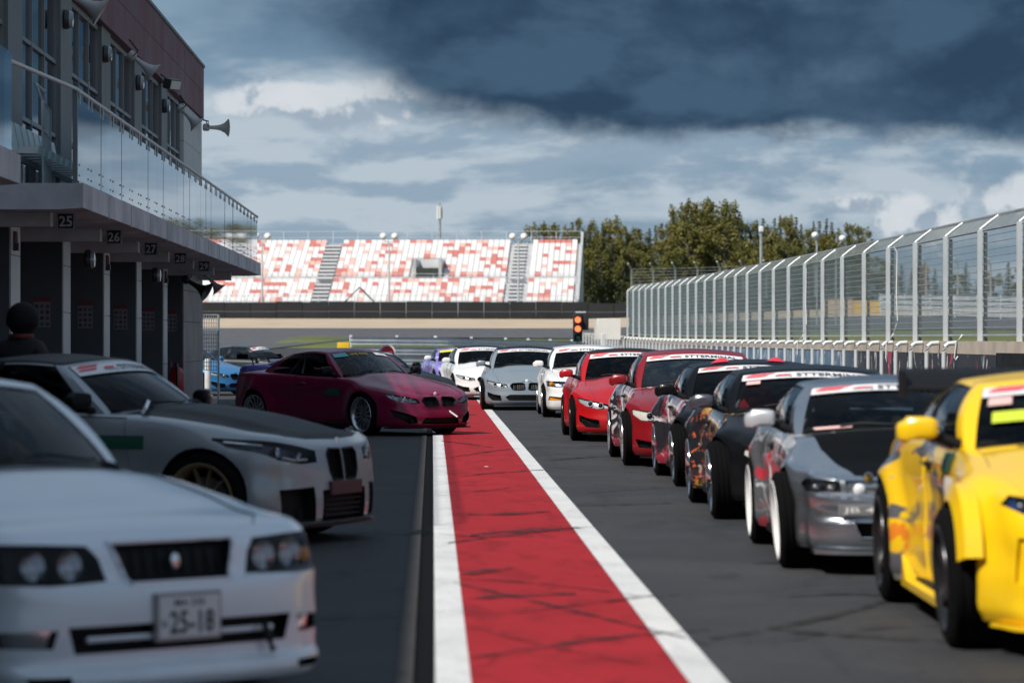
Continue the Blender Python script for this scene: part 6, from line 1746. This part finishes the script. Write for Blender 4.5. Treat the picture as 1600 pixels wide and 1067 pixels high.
# ---- yellow car at the right edge
sp = base_spec(lip=False, wb=2.70, fo=.82, ro=.93, D=.50, n=2.8, H=1.345, znose=.70, zax=.86, zcowl=.95, zbelt=.96, zrax=1.0, flare=.09, flw=.09, track=.835, wnose=.76, wax=.84, wdoor=.83, wrax=.88, tw=.265, rt=.345, rr=.255, archR=.385, rim=dark_rim, style='dark5', glass=winglass, wsglass=darkglass, side_mat=yellowwrap, camber=R(4), cage=True, detail=1.25, sill_f=.15,
     fprof=[(0, .03), (.05, .0), (.14, .01), (.2, .03), (.45, .035), (.62, .03), (.75, .05), (.9, .09), (1, .17)],
     front=[dict(k='lamp', p=[(.44, .675), (.48, .735), (.70, .765), (.74, .72), (.60, .655)], d=.06, floor=pbr('lamp_blue', (.05, .10, .30), .2, .7), bulbs=[(.66, .725, .022, 'bowl'), (.58, .70, .036, 'bowl')]),
            dict(k='hole', mir=False, p=[(-.46, .22), (.46, .22), (.42, .50), (-.42, .50)], d=.09, slats=3),
            dict(k='hole', name='brake_duct', p=[(.53, .34), (.53, .56), (.68, .57), (.69, .36)], d=.03, wall=yellow_p, floor=yellow_p)])
yel = Car('drift_coupe', 'bright yellow wide-bodied drift car with black rear wing at the right edge', 'car', (3.46, 15.3, 0), (-.03, -1), yellow_p, sp)
yel.banner(.76, .905)
yel.ws_strip(.90, .72, .62, .735, pink_vinyl, .008, 5, 'round_sticker')
yel.ws_strip(.86, .50, .36, .52, pbr('lime_vinyl', (.55, .65, .04), .5), .008, 5, 'lime_sticker')
yel.wing(-3.30, 1.22, .76, black, .30, ep=.10)
yel.side_patch(-.55, -.85, .70, .80, pbr('cream_vinyl', (.72, .66, .60), .5), 1)
yel.side_patch(-.75, -1.05, .82, .92, green_vinyl, 1)
for sg in (1, -1):
    b = NB()
    pts = [(-.62, .30), (-1.1, .20), (-2.15, .20), (-2.25, .34)]
    prism(b, [(-.50, .13), (-2.25, .13), (-2.22, .30), (-2.05, .17), (-.62, .17)], sg * .84 - .03, sg * .84 + .05, 'x'); mobj('side_skirt', b, yellow_p, yel.root, 40)
    b = NB()
    for k in range(12):
        a0, a1 = R(15) + k * R(13), R(15) + (k + 1) * R(13)
        q = []
        for an in (a0, a1):
            for r_, xx in ((.375, .935), (.46, .905), (.47, .82)): q.append(b.verts.new((sg * xx, r_ * math.cos(an), .345 + r_ * math.sin(an))))
        b.faces.new([q[0], q[1], q[4], q[3]]); b.faces.new([q[1], q[2], q[5], q[4]])
    bmesh.ops.remove_doubles(b, verts=b.verts[:], dist=1e-4); bmesh.ops.recalc_face_normals(b, faces=b.faces[:]); mobj('over_fender', b, yellow_p, yel.root, 40)
yel.splitter(.135, .03, .78, .02, yellow_p, 'front_lip')
